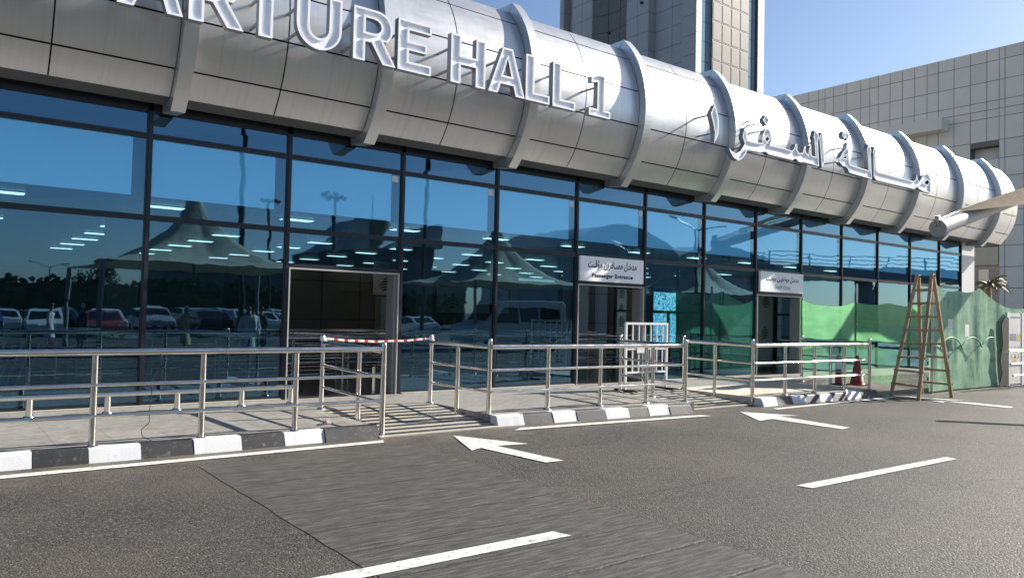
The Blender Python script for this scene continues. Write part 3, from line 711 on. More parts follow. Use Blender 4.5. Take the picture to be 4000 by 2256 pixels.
# low guard rail
lg = thing('guard_rail', 'low stainless guard rail on short thick posts along the foot of the glass', 'guard rail', (2, -.62, ZP))
for x in (-3.8, -2.8, -1.8, -.8, .2, 1.17, 2.15, 3.12, 4.11, 4.93):
    mb = MB(); mb.tube([(x, -.62, ZP), (x, -.62, .42)], .045, 14); dome(mb, x, -.62, .42, .045); mb.lathe([(.07, 0), (.068, .02), (.046, .026)], (x, -.62, ZP), 14); part('post', mb, M_STEEL, lg)
mb = MB(); mb.tube([(-5, -.70, .44), (4.93, -.70, .44)], .040, 14); part('rail', mb, M_STEEL, lg)
lg2 = thing('guard_rail', 'short stainless guard post with rail stub just inside the taped doorway', 'guard rail', (7.0, -.3, ZP))
mb = MB(); mb.tube([(6.98, .35, ZP), (6.98, .35, .62)], .05, 14); dome(mb, 6.98, .35, .62, .05); part('post', mb, M_STEEL, lg2)
mb = MB(); mb.tube([(6.98, .35, .52), (7.2, .35, .52)], .03, 10); part('rail', mb, M_STEEL, lg2)
# barrier tape
bt = thing('barrier_tape', 'red and white barrier tape strung between two posts across the ramp', 'tape', (6.1, -1.57, 1.2))
A = Vector((5.08, -1.55, 1.285)); Bv = Vector((7.10, -1.58, 1.285)); N = 40; w_, r_ = MB(), MB()
def tp(t): return A.lerp(Bv, t) + Vector((0, -.01*math.sin(t*9), -.05*math.sin(math.pi*t) + .003*math.sin(t*23)))
edges = []
for i in range(11): edges += [i/11+.0]
for i in range(88):
    t0, t1 = i/88, (i+1)/88; fr_ = (t0*11) % 1; mbx = r_ if (fr_ < .26 and .06 < t0 < .93) else w_
    p, q = tp(t0), tp(t1); h = .018
    mbx.quad(p+Vector((0, 0, -h)), q+Vector((0, 0, -h)), q+Vector((0, .004, h)), p+Vector((0, .004, h)))
part('white_band', w_, M_TAPE, bt); part('red_band', r_, M_RED, bt)
mb = MB(); mb.tube([(5.08, -1.55, 1.25), (5.08, -1.55, 1.32)], .043, 12); mb.tube([(7.1, -1.58, 1.25), (7.1, -1.58, 1.32)], .043, 12); part('knot', mb, M_TAPE, bt)
# loose wire on the railing, slipper
mb = MB(); pts = [(2.13, YK+.02, 1.27), (2.19, YK-.045, 1.22), (2.20, YK-.05, 1.12), (2.17, YK+.02, .98), (2.11, YK+.03, .85), (2.12, YK, .7), (2.10, YK, .52), (2.11, YK+.03, .38), (2.03, YK+.05, .30), (2.05, YK+.08, .22), (2.13, YK+.12, .17), (2.16, YK+.02, .16)]
sm_ = []
for i in range(len(pts)-1):
    for k_ in range(3): sm_.append(Vector(pts[i]).lerp(Vector(pts[i+1]), k_/3))
mb.tube(sm_, .0045, 6); mb.tube([(2.02, YK, .93), (2.06, YK-.01, .955), (2.11, YK, .95)], .003, 6)
solo('loose_wire', mb, M_CABLE, 'thin dark wire dangling from the left railing top rail', 'wire')
sl = thing('slipper', 'worn dark slipper lying on the pavement near the taped ramp', 'slipper', (4.45, -3.16, ZP), rz=.2)
mb = MB(); n = 18; prof = [(.13*math.cos(2*math.pi*i/n), (.045+.01*math.cos(2*math.pi*i/n))*math.sin(2*math.pi*i/n)) for i in range(n)]
mb.prism(prof, 'z', .001, .022); part('sole', mb, mat('slipper_sole', (.12, .11, .12), .7), sl, False)
mb = MB()
for i in range(6):
    a0 = math.pi*i/6; a1 = math.pi*(i+1)/6
    f = lambda a, x: (x, .05*math.cos(a), .022+.04*math.sin(a))
    mb.quad(f(a0, .0), f(a0, .07), f(a1, .07), f(a1, .0))
part('strap', mb, mat('slipper_strap', (.25, .22, .23), .8), sl, False)
# rail stub at the right edge of the frame
re_ = thing('railing', 'stainless railing with capped rail ends crossing in front of the information board', 'railing', (24.5, -4.9, 0), 'stainless railings round the ramps')
for x0, z, r_2 in ((23.15, 1.055, .045), (23.35, .70, .026), (23.5, .38, .026)):
    mb = MB(); mb.tube([(x0, -4.9, z), (29, -4.9, z)], r_2, 12); dome_ = mb.tube([(x0-.015, -4.9, z), (x0, -4.9, z)], r_2*1.15, 12); part('rail', mb, M_STEEL, re_)
for x in (25.6, 27.2): 
    mb = MB(); mb.tube([(x, -4.9, 0), (x, -4.9, 1.02)], .036, 12); part('post', mb, M_STEEL, re_)

# white gate frame in front of the passenger door
gf = thing('gate_frame', 'white painted metal barrier frame with upright bars standing before the middle doorway', 'barrier', (12.6, -1.6, ZP))
x0, x1, yg = 11.93, 13.28, -1.6
mb = MB()
mb.box((x0, yg-.025, ZP+.03), (x0+.05, yg+.025, 1.625)); mb.box((x1-.05, yg-.025, ZP+.03), (x1, yg+.025, 1.625)); mb.box((x0+.051, yg-.025, 1.575), (x1-.051, yg+.025, 1.625)); mb.box((x0+.051, yg-.025, .52), (x1-.051, yg+.025, .56)); mb.box((x0+.051, yg-.02, 1.03), (x1-.051, yg+.02, 1.06))
part('frame', mb, M_WHITE, gf)
for i in range(6):
    x = x0+.24+i*.19; mb = MB(); mb.box((x-.012, yg-.012, .561), (x+.012, yg+.012, 1.029)); mb.box((x-.012, yg-.012, 1.061), (x+.012, yg+.012, 1.574)); part('bar', mb, M_WHITE, gf)
mb = MB(); mb.box((x0+.35, yg-.03, .96), (x0+.62, yg-.026, 1.14)); part('plate', mb, M_WHITE, gf)
for x in (x0+.025, x1-.025): mb = MB(); mb.box((x-.03, yg-.35, ZP), (x+.03, yg+.3, ZP+.035)); part('foot', mb, M_FRAME, gf)

# ------------------------------------------------------------------ net fence, ladder, cones, board
def net_mesh(path, top, bot, n=60, m=26, fold=.05, seed=1):
    """path: list of (x,y); top/bot: list of heights at same stations; returns sagging folded cloth"""
    rnd = random.Random(seed); mb = MB(); vs = []
    L = [0]
    for a, b in zip(path, path[1:]): L.append(L[-1]+math.hypot(b[0]-a[0], b[1]-a[1]))
    ph = [rnd.uniform(0, 6.28) for _ in range(8)]
    for i in range(n+1):
        s = L[-1]*i/n
        k = max(j for j in range(len(L)-1) if L[j] <= s+1e-9); t = (s-L[k])/(L[k+1]-L[k])
        x = path[k][0]+(path[k+1][0]-path[k][0])*t; y = path[k][1]+(path[k+1][1]-path[k][1])*t
        dx, dy = path[k+1][0]-path[k][0], path[k+1][1]-path[k][1]; l = math.hypot(dx, dy); nx, ny = -dy/l, dx/l
        zt = top[k]+(top[k+1]-top[k])*t - .10*math.sin(math.pi*t)*(L[k+1]-L[k])/1.5; zb = bot[k]+(bot[k+1]-bot[k])*t
        pin = math.sin(math.pi*t)
        for j in range(m+1):
            f = j/m; z = zb+(zt-zb)*f
            d = fold*pin*(math.sin(s*5+f*4+ph[0])*.5+math.sin(s*2.2-f*7+ph[1])*.6+math.sin(s*11+f*9+ph[2])*.25) + .05*pin*math.sin(math.pi*f)
            d += .02*math.exp(-((f-.45)/.03)**2)*math.sin(s*2.4+ph[3])
            vs.append((x+nx*d, y+ny*d, z))
    fs = [(i*(m+1)+j, (i+1)*(m+1)+j, (i+1)*(m+1)+j+1, i*(m+1)+j+1) for i in range(n) for j in range(m)]
    mb.add(vs, fs, True); return mb
nf = thing('net_fence', 'translucent green shade net on dark poles turning from the glass to the road edge', 'net fence', (19.9, -2.4, 0))
mb = net_mesh([(19.9, -.75), (19.9, -1.54), (19.9, -2.41), (19.9, -3.3), (19.9, -4.35)], [2.36, 2.17, 2.27, 2.25, 2.22], [.9, 1.05, 1.2, 1.22, 1.0], fold=.035, seed=3); part('net', mb, M_NET, nf, label='backlit green net panel at right angles to the glass')
mb = net_mesh([(19.93, -4.3), (20.35, -4.3), (21.6, -4.28), (22.9, -4.3), (26.2, -4.3), (29, -4.25)], [2.6, 2.72, 2.63, 2.74, 2.26, 2.3], [.04]*6, 110, 34, fold=.016, seed=5); part('net', mb, M_NET_SUNLIT, nf, label='pale green net panel along the road edge')
mb = net_mesh([(19.92, -.8), (19.92, -2.4), (19.92, -4.3)], [1.1, 1.2, 1.15], [.17, .17, .05], fold=.09, seed=9); part('net', mb, make_fabric('thin_green_net', (.12, .36, .16), .5, .62), nf, label='loose thin net skirt below the backlit panel')
for x, y, z in ((19.94, -2.41, 2.77), (19.95, -4.36, 2.68), (22.9, -4.24, 2.74), (26.2, -4.24, 2.3), (19.94, -.8, 2.4)):
    mb = MB(); mb.tube([(x, y, 0 if y < -4 else ZP), (x, y, z)], .028, 10); part('pole', mb, M_STEEL2, nf)
for z in (1.24, .62): 
    mb = MB(); mb.tube([(19.96, -.8, z), (19.96, -4.3, z)], .022, 8); part('cross_bar', mb, M_FRAME, nf)
for z in (.35, .75):
    mb = MB(); mb.bar((20.1, -4.2, z), (24.3, -4.18, z), .04, .09); part('cross_bar', mb, M_FRAME, nf)
for x in (20.6, 21.3, 22.0, 22.6, 23.3): 
    mb = MB(); mb.bar((x, -4.15, 0), (x, -4.15, .78), .09, .05); part('stake', mb, M_FRAME, nf)
for x, z in ((20.75, 1.75), (21.75, 1.62)):
    mb = MB(); mb.box((x, -4.40, z-.2), (x+.24, -4.395, z+.12)); part('paper_notice', mb, M_WHITE, nf)
mb = MB(); mb.prism([(23.95, .03), (24.62, .03), (24.62, 1.95), (24.35, 2.0), (24.12, 1.75), (24.2, 1.2), (24.02, .75), (24.16, .4)], 'y', -4.40, -4.385); part('gap_shade', mb, M_DARK, nf)  # black cutout painting in the darkness of a gap in the net
# garden hose hung in loops on the net
mb = MB(); pts = []
for i in range(61):
    t = i/60; x = 20.4+3.2*t; pts.append((x, -4.37, 1.12 + .28*abs(math.sin(t*math.pi*2.6))**.6))
mb.tube(pts, .016, 8); solo('hose', mb, mat('pale_green_hose', (.16, .33, .19), .6), 'pale hose hung in two loops along the green net', 'hose')
# ladder
ld = thing('stepladder', 'tall wooden double stepladder standing open beside the green net', 'ladder', (18.7, -4.6, 0))
apx = [(18.75, -4.57, 2.90), (18.75, -4.90, 2.92)]
feetA = [(18.18, -4.22, 0), (17.83, -5.02, 0)]; feetB = [(19.55, -4.30, 0), (19.36, -5.08, 0)]
for ft, off in ((feetA, -.03), (feetB, .03)):
    for a, f in zip(apx, ft):
        mb = MB(); mb.bar(f, (a[0]+off, a[1], a[2]), .045, .075, (0, 1, 0)); part('side_rail', mb, M_WOOD, ld)
    for k_ in range(1, 9):
        t = k_/9.2; p = Vector(ft[0]).lerp(Vector(apx[0]), t); q = Vector(ft[1]).lerp(Vector(apx[1]), t)
        mb = MB(); d_ = (q-p).normalized()*.04; mb.bar(p+Vector((off, 0, 0))-d_, q+Vector((off, 0, 0))+d_, .06, .05); part('rung', mb, M_WOOD, ld)
mb = MB(); mb.bar((18.75, -4.50, 2.84), (18.75, -4.97, 2.86), .03, .03); part('hinge_bar', mb, M_FRAME, ld)
# cone and bollard
cn = thing('traffic_cone', 'faded red traffic cone on the far right island', 'traffic cone', (18.72, -3.10, ZP))
mb = MB(); mb.lathe([(.19, .03), (.17, .05), (.035, .74), (.03, .75), (.001, .75)], n=24); part('cone_body', mb, M_CONE, cn, False)
mb = MB(); mb.box((-.22, -.22, 0), (.22, .22, .03)); part('base', mb, M_CONE, cn, False)
bo = thing('lane_post', 'red plastic lane post with white band beside the red cone', 'traffic post', (18.25, -2.87, ZP))
mb = MB(); mb.lathe([(.085, .04), (.08, .06), (.075, .40)], n=20); part('post_body', mb, M_CONE, bo, False)
mb = MB(); mb.lathe([(.0755, .40), (.074, .62)], n=20); part('white_band', mb, M_TAPE, bo, False)
mb = MB(); mb.lathe([(.074, .62), (.07, .70), (.03, .74), (.001, .745)], n=20); part('post_top', mb, M_CONE, bo, False)
mb = MB(); mb.lathe([(.2, 0), (.2, .03), (.12, .042), (.001, .042)], n=20); part('base', mb, M_FRAME, bo, False)
# information board
ib = thing('information_board', 'tall white free standing board with pictograms in front of the green net', 'sign', (25.2, -4.3, 0))
mb = MB(); mb.box((24.62, -4.36, .02), (24.76, -4.30, 2.12)); mb.box((25.68, -4.36, .02), (25.82, -4.30, 2.12)); part('side_post', mb, M_WHITE, ib)
mb = MB(); mb.box((24.761, -4.345, .05), (25.679, -4.31, 2.10)); part('board', mb, weathered('dirty_white', (.55, .54, .53), (.72, .71, .69), 2.4, .5), ib)
mb = MB(); mb.box((24.5, -4.5, 0), (25.9, -4.05, .02)); part('base', mb, M_FRAME, ib)
M_PIC = mat('pictogram_grey', (.20, .22, .28), .6); M_PIC2 = mat('pictogram_yellow', (.55, .45, .12), .6)
mb = MB(); yb = -4.348
mb.quad((24.82, yb, 1.30), (25.30, yb, 1.30), (25.30, yb, 1.50), (24.82, yb, 1.50)); mb.quad((24.82, yb, .55), (25.6, yb, .55), (25.6, yb, .62), (24.82, yb, .62))
for x in (24.9, 25.15, 25.4):
    for z in (1.05, .8): mb.quad((x, yb, z), (x+.1, yb, z), (x+.05, yb, z+.13))
mb.quad((24.9, yb, 1.95), (25.55, yb, 1.95), (25.55, yb, 2.0), (24.9, yb, 2.0))
part('pictogram', mb, M_PIC, ib)
mb = MB(); mb.quad((25.36, yb, 1.30), (25.6, yb, 1.30), (25.6, yb, 1.50), (25.36, yb, 1.50)); mb.quad((25.05, yb, .70), (25.35, yb, .70), (25.2, yb, .9)); part('pictogram', mb, M_PIC2, ib)

# ------------------------------------------------------------------ stone clad wing at the right
wing = thing('stone_wing', 'beige stone clad terminal wing standing beyond the end of the silver canopy', 'building', (60, 8, 0))
XW = 60.0
vj = [27.99, 26.49, 25.12, 23.84, 22.87, 22.28, 21.52, 20.34, 19.14, 18.38, 17.68, 16.73, 15.76, 14.84, 13.9, 13.08, 11.97, 10.84, 9.75, 8.95, 8.58, 7.4, 6.16, 4.99]
hj = [21.53, 20.62, 19.18, 17.74, 17.12, 16.54, 14.87, 13.56, 12.26, 10.94, 9.83, 8.71, 7.34, 5.83, 4.33, 2.83, 1.33, 0.6, 0]
def panels(us, zs_, skip, place, gap=.022):
    mb = MB()
    for i in range(len(us)-1):
        for j in range(len(zs_)-1):
            a, b = min(us[i], us[i+1]), max(us[i], us[i+1]); c, d = min(zs_[j], zs_[j+1]), max(zs_[j], zs_[j+1])
            if skip((a+b)/2, (c+d)/2): continue
            place(mb, a+gap/2, b-gap/2, c+gap/2, d-gap/2)
    return mb
def skipw(y, z): return (y > 8.97 and z < 7.33) or (8.97 < y < 10.82 and 13.57 < z < 14.83) or (y > 11.99 and z < 8.67)
def wp(m_, a, b, c, d): m_.cur = random.choice((0, 0, 0, 1, 2)); m_.box((XW+random.uniform(0, .012), a, c), (XW+.03, b, d))
mb = panels(vj, hj, skipw, wp, .045)
part('cladding', mb, M_STONES, wing)
y0, y1, y2, zc_ = 8.95, 10.84, 27.99, 21.5
mb = MB(); mb.box((XW+.025, 4.99, 0), (XW+2, y0, zc_)); mb.box((XW+.025, y0, 7.33), (XW+2, y2, 13.57)); mb.box((XW+.025, y0, 14.5), (XW+2, y2, zc_)); mb.box((XW+.025, y1, 13.57), (XW+2, y2, 14.5))
mb.box((XW+.8, y0, 13.57), (XW+2, y1, 14.5)); part('wall_core', mb, M_JOINT, wing)
mb = MB(); mb.box((XW+.75, y0+.02, 13.6), (XW+.79, y1-.02, 14.7)); part('slot_back', mb, M_STONE, wing)
mb = MB(); mb.box((XW-1.2, 12.32, 16.05), (XW-.003, 24.66, 16.92)); part('ledge', mb, M_STONE, wing, label='plain stone ledge projecting from the wall')
mb = MB(); mb.box((XW+.0, 8.99, 6.0), (XW+1.8, 14.66, 7.28)); part('lintel', mb, weathered('ochre_render', (.66, .58, .42), (.72, .64, .47), 2, .8), wing)
bld = thing('rendered_building', 'grey rendered block seen through the passage beside the stone wing', 'building', (75, 16, 0))
mb = MB(); mb.box((74, 8, 0), (75, 40, 6.9)); part('wall', mb, mat('grey_render', (.30, .30, .31), .8), bld)
mb = MB(); mb.box((73.9, 14.9, 4.9), (73.99, 15.7, 6.6)); part('panel', mb, M_WHITE, bld)
mb = MB(); mb.box((73.9, 8.0, 5.6), (73.97, 14.5, 5.9)); part('band', mb, M_JOINT, bld)
# small palm in the passage
pm = thing('palm_tree', 'small dusty palm growing in the passage beside the stone wing', 'palm tree', (38.4, 1.35, 0))
mb = MB(); mb.tube([(0, 0, 0), (.05, 0, 1.9), (.02, .03, 3.55)], [.16, .12, .09], 10); part('trunk', mb, M_WOOD, pm, False)
mb = MB(); rnd = random.Random(4)
for i in range(26):
    az = rnd.uniform(0, 6.28); el = rnd.uniform(.1, 1.2); L_n = rnd.uniform(.7, 1.1); prev = None
    for q in range(9):
        t = q/8; rr_ = L_n*t*math.cos(el*(1-.4*t)); zz = 3.55+L_n*t*math.sin(el)-.55*t*t; w = .10*math.sin(math.pi*min(1, t*.9+.1))
        c = Vector((rr_*math.cos(az), rr_*math.sin(az), zz)); sdv = Vector((-math.sin(az), math.cos(az), 0))*w
        if prev:
            mb.quad(prev[0], c, c+sdv-Vector((0, 0, .05)), prev[0]+prev[1]-Vector((0, 0, .05))); mb.quad(prev[0], prev[0]-prev[1]-Vector((0, 0, .05)), c-sdv-Vector((0, 0, .05)), c)
        prev = (c, sdv)
part('crown', mb, mat('dusty_palm_leaf', (.22, .20, .09), .6), pm, False)
for i, (y, lean) in enumerate(((-1.62, .06), (-1.92, .0))):
    mb = MB(); mb.bar((35.6, y, 0), (35.6, y-lean, 3.05), .07, .05); solo('wooden_post', mb, M_WOOD, ('leaning brown post end showing above the net beside the stone wall', 'upright brown post end showing above the net beside the stone wall')[i], 'post')

# ------------------------------------------------------------------ tower
tw = thing('control_tower', 'tall stone clad tower with blue glass strips rising behind the silver canopy', 'tower', (37, 20, 0))
TX, TY, TXR = 34.25, 15.0, 40.75
TZ0, TZ1 = 4, 34; hz = [TZ0+.02+1.163*i for i in range(26)]
def fbox(x0, x1, y): return lambda m_, a, b, c, d: m_.box((a, y, c), (b, y+.05, d))
mb = panels([34.25, 34.75], [z+.10 for z in hz], lambda a, b: False, fbox(0, 0, TY)); mb2 = panels([40.1, 40.75], [z+.10 for z in hz], lambda a, b: False, fbox(0, 0, TY))
part('front_cladding', mb, M_STONE, tw); part('front_cladding', mb2, M_STONE, tw)
M_TGL = mat('tower_blue_glass', (.02, .06, .11), .06, .2); M_TGL2 = mat('tower_pale_glass', (.22, .36, .42), .08, .1)
for x0, x1, mt in ((34.78, 35.2, M_TGL2), (35.22, 35.70, M_TGL), (39.27, 39.6, M_TGL2), (39.62, 40.08, M_TGL)):
    mb = panels([x0, x1], [z+.9 for z in hz], lambda a, b: False, lambda m_, a, b, c, d: m_.box((a, TY+.12, c), (b, TY+.14, d)), .03); part('glass_strip', mb, mt, tw)
def make_perf():
    mt = mat('perforated_panel', (.40, .385, .34), .6); v = coords(mt); sx = nd(mt, 'ShaderNodeSeparateXYZ'); ln(mt, v, sx.inputs[0])
    a = nd(mt, 'ShaderNodeMath', operation='ADD'); ln(mt, sx.outputs[0], a.inputs[0]); ln(mt, sx.outputs[2], a.inputs[1])
    a2 = nd(mt, 'ShaderNodeMath', operation='ADD'); ln(mt, a.outputs[0], a2.inputs[0]); ln(mt, sx.outputs[1], a2.inputs[1])
    pp = nd(mt, 'ShaderNodeMath', operation='PINGPONG'); ln(mt, a2.outputs[0], pp.inputs[0]); pp.inputs[1].default_value = .045
    ln(mt, ramp(mt, pp.outputs[0], [(.020, (.115, .11, .10)), (.030, (.215, .21, .185))]), P(mt).inputs['Base Color']); return mt
M_PERF = make_perf()
mb = panels([35.75, 36.62, 37.49, 38.36, 39.24], [z+1.15 for z in hz], lambda a, b: False, lambda m_, a, b, c, d: m_.box((a, TY+.05, c), (b, TY+.08, d)), .03); part('panel_field', mb, mat('louvre_surround', (.25, .245, .22), .6), tw)
mb = panels([35.75, 36.62, 37.49, 38.36, 39.24], [z+1.15 for z in hz], lambda a, b: False, lambda m_, a, b, c, d: m_.box((a+.07, TY+.04, c+.07), (b-.07, TY+.049, d-.07)), .03); part('louvre_panel', mb, M_PERF, tw)
mb = MB(); mb.box((TX+.65, TY+.145, 0), (TXR-.02, 27.0, TZ1)); mb.box((TX+.061, TY+.145, 0), (TX+.65, 16.04, TZ1)); mb.box((TX+.061, 18.75, 0), (TX+.65, 20.5, TZ1)); mb.box((TX+.061, 23.76, 0), (TX+.65, 25.66, TZ1)); mb.box((TX+.061, 26.65, 0), (TX+.65, 27, TZ1)); part('core', mb, M_JOINT, tw)
# left flank: piers and recesses
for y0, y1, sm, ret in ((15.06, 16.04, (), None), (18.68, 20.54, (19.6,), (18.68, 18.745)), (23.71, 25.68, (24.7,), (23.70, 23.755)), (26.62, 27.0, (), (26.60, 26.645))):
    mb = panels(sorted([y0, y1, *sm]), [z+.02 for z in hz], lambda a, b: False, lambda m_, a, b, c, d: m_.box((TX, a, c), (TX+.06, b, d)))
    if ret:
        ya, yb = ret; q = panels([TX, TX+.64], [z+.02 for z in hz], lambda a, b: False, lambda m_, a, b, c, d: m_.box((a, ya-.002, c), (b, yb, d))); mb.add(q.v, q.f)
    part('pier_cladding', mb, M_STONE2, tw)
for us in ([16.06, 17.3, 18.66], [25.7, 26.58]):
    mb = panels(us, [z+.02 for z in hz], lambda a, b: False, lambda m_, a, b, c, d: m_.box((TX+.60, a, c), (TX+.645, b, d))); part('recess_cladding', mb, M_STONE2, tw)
mb = MB(); n = 10
for c_ in range(len(hz)-1):
    for p_ in range(3):
        ya, yb = 20.58+1.04*p_, 20.58+1.04*(p_+1)-.04; vs = []; fs = []
        for q in range(7):
            y = ya+(yb-ya)*q/6; xx = TX + .04 - .0*math.sin(0) ; u_ = (y-20.5)/3.2; xx = TX+.10+.45*math.sin(math.pi*min(1, u_))
            for z in (hz[c_]+.03, hz[c_+1]): vs.append((xx, y, z))
        for q in range(6): fs.append((2*q, 2*q+1, 2*q+3, 2*q+2))
        mb.add(vs, fs, True)
part('louvre_panel', mb, M_PERF, tw)
for y, z in ((21.3, 18.2), (22.0, 19.9), (19.2, 21.0), (22.9, 17.5)): 
    mb = MB(); mb.box((TX-.16, y-.07, z-.05), (TX-.003, y+.07, z+.08)); part('floodlight', mb, M_FRAME, tw)

# ------------------------------------------------------------------ membrane arm at the top right
ta = thing('canopy_boom', 'pale steel boom with brown fabric canopy reaching in front of the silver canopy end', 'canopy arm', (22, -3.7, 4.3))
A = Vector((21.75, -3.7, 4.33)); Bv = Vector((29.0, -3.7, 6.22)); d_ = (Bv-A).normalized()
mb = MB(); mb.tube([A, A+d_*.05], .235, 24); mb.tube([A+d_*.05, Bv], .20, 24); part('boom', mb, mat('pale_grey_paint', (.34, .34, .335), .5), ta)
mb = MB(); mb.bar(A+Vector((.05, 0, .24)), A+d_*2.2+Vector((0, 0, .30)), .05, .03); mb.bar(A+Vector((.0, -.02, .05)), A+Vector((-.06, -.02, .34)), .10, .12); part('tension_bar', mb, M_STEEL, ta)
mb = MB(); p0 = A+d_*1.35+Vector((0, 0, .2)); vs = []; fs = []
for i in range(13):
    t = i/12; c = p0+d_*(6.0*t); 
    for j in range(9):
        s = j/8; vs.append((c.x+.25*s*t, c.y-(1.2+3.4*t)*s*t**.7, c.z+.05+.22*math.sin(math.pi*min(1, s*2.2))*(.3+t)-.55*s*t))
for i in range(12):
    for j in range(8): fs.append((i*9+j, (i+1)*9+j, (i+1)*9+j+1, i*9+j+1))
mb.add(vs, fs, True); M_BROWN = make_fabric('brown_membrane', (.30, .235, .16), .3); part('membrane', mb, M_BROWN, ta)
#MORE
# ------------------------------------------------------------------ inside the hall
def dup(root, loc, rz=None, label=None):
    c = copy_tree(root); c.location = loc
    if rz is not None: c.rotation_euler.z = rz
    if label: c['label'] = label
    return c
pm_ = MB(); pm_.tube([(0, 0, 0), (0, 0, 1.0)], .026, 8); post_me = pm_.mesh('post', M_STEEL2)
rowsx = [(1.35, -3.4, 10.6), (2.3, -2.8, 17.5), (3.25, -3.0, 18.0), (4.2, -2.0, 17.0), (6.2, -3.0, 18.6), (7.2, 0, 18.6)]
ORD = ('nearest the glass', 'second from the glass', 'third from the glass', 'fourth from the glass', 'fifth from the glass', 'farthest from the glass')
for i, (y, xa, xb) in enumerate(rowsx):
    t = thing('queue_railing', 'long steel queue railing inside the hall, ' + ORD[i], 'queue railing', (xa, y, ZP+.006), 'queue railings inside the hall')
    for h, r_ in ((1.02, .024), (.78, .014), (.54, .014), (.30, .014)):
        q = MB(); q.tube([(0, 0, h), (xb-xa, 0, h)], r_, 8); part('rail' if h < 1 else 'top_rail', q, M_STEEL2, t, False)
    n_ = int((xb-xa)/1.25)
    for j in range(n_+1):
        o = bpy.data.objects.new('post', post_me); COL.objects.link(o); o.parent = t; o.location = ((xb-xa)*j/n_, 0, 0)
# loop ended barriers beside the doors
for lab, xa, xb, y in (('bent tube barrier with rounded ends behind the glass between the two front doorways', 7.6, 9.9, .8), ('bent tube barrier with rounded ends just inside the middle doorway', 12.1, 15.2, .9)):
    t = thing('tube_barrier', lab, 'barrier', (xa, y, ZP))
    q = MB(); r_ = .15; pts = [(xa, y, ZP+.01)] + [(xa+r_-r_*math.cos(R(a)), y, 1.0-r_+r_*math.sin(R(a))+ZP) for a in range(0, 91, 15)] + [(xb-r_+r_*math.sin(R(a)), y, 1.0-r_+r_*math.cos(R(a))+ZP) for a in range(0, 91, 15)] + [(xb, y, ZP+.01)]
    q.tube(pts, .024, 8); part('frame', q, M_STEEL2, t)
    for z in (.55, .3): q = MB(); q.tube([(xa, y, z+ZP), (xb, y, z+ZP)], .014, 6); part('rail', q, M_STEEL2, t)
# stacked leaning tubes at far left
t = thing('tube_stack', 'bundle of leaning bright steel tubes behind the first glass pane', 'tubes', (1.0, .7, ZP))
for i in range(7):
    q = MB(); q.tube([(.35+.13*i, .55+.05*(i % 3), ZP+.01), (.75+.11*i, .85, 1.15-.05*(i % 2))], .024, 8); part('tube', q, M_STEEL2, t)
# film wrapped panels with wave emblem
M_FILM = weathered('protective_film', (.30, .31, .29), (.36, .37, .345), 3, .35, bstr=0); M_FINK = mat('film_print', (.05, .055, .05), .5)
def film(lab, x0, x1, z0, z1, y, marks, stripes=True):
    t = thing('wrapped_panel', lab, 'panel', ((x0+x1)/2, y, z0), 'film wrapped panels inside the hall')
    q = MB(); q.box((x0, y-.02, z0), (x1, y, z1)); part('panel', q, M_FILM, t)
    q = MB()
    if stripes:
        w = x1-x0; n_ = int((w + z1-z0)/.13)
        for i in range(n_):
            d0 = i*.13
            pts = []
            xa, za = (x0+min(d0, w), z1-max(0, d0-w)); xb_, zb = (x0+max(0, d0-(z1-z0)), z1-min(d0, z1-z0))
            if abs(xa-xb_) > .05: q.add([(xa, y-.022, za), (xb_, y-.022, zb), (xb_, y-.022, max(z0, zb-.03)), (min(x1, xa), y-.022, za-.03)], [(0, 1, 2, 3)])
        part('stripes', q, mat('film_stripe', (.20, .21, .20), .5), t)
    for (mx0, mz0, s_) in marks:
        q = MB()
        for b in range(5):
            vs = []; zz = mz0+s_*(.9-b*.42); hw = s_*math.sqrt(max(.05, 1-((zz-mz0)/s_)**2))
            for i in range(11):
                u = i/10; xx = mx0-hw+2*hw*u; zc2 = zz+.16*s_*math.sin(u*3.14*1.2-.6)
                vs += [(xx, y-.024, zc2-.10*s_*math.sin(math.pi*u)-.01), (xx, y-.024, zc2+.10*s_*math.sin(math.pi*u)+.01)]
            q.add(vs, [(2*i, 2*i+2, 2*i+3, 2*i+1) for i in range(10)])
        part('wave_emblem', q, M_FINK, t)
    return t
film('film wrapped panel with wave emblems high beside the first doorway leaf', 11.03, 11.85, 2.25, 3.3, 8.45, [(11.45, 2.55, .2)])
film('tall narrow film wrapped column with stacked wave emblems seen through the middle doorway', 18.08, 18.56, .2, 3.3, 4.85, [(18.32, 2.5, .17), (18.32, 2.02, .12), (18.32, 1.55, .17)])
film('wide film wrapped panel with two emblems behind the glass', 13.4, 16.4, 1.75, 2.6, 8.5, [(14.0, 2.1, .25), (15.9, 2.4, .14)])
film('torn film wrapped panel seen through the staff doorway', 20.95, 21.75, .25, 3.2, 1.4, [(21.35, 2.3, .2), (21.3, 1.3, .2)])
cb = thing('steel_cabinet', 'grey steel cabinet at the back wall seen through the first doorway', 'cabinet', (11.5, 8.3, ZP))
q = MB(); q.box((11.15, 8.1, ZP), (11.85, 8.5, 2.2)); part('body', q, mat('cabinet_grey', (.22, .24, .20), .3, .4), cb)
q = MB(); q.box((11.42, 8.085, 1.55), (11.58, 8.099, 1.75)); part('vent', q, M_DARK, cb)
q = MB(); q.box((11.2, 8.085, 1.3), (11.24, 8.099, 1.5)); part('handle', q, M_STEEL2, cb)
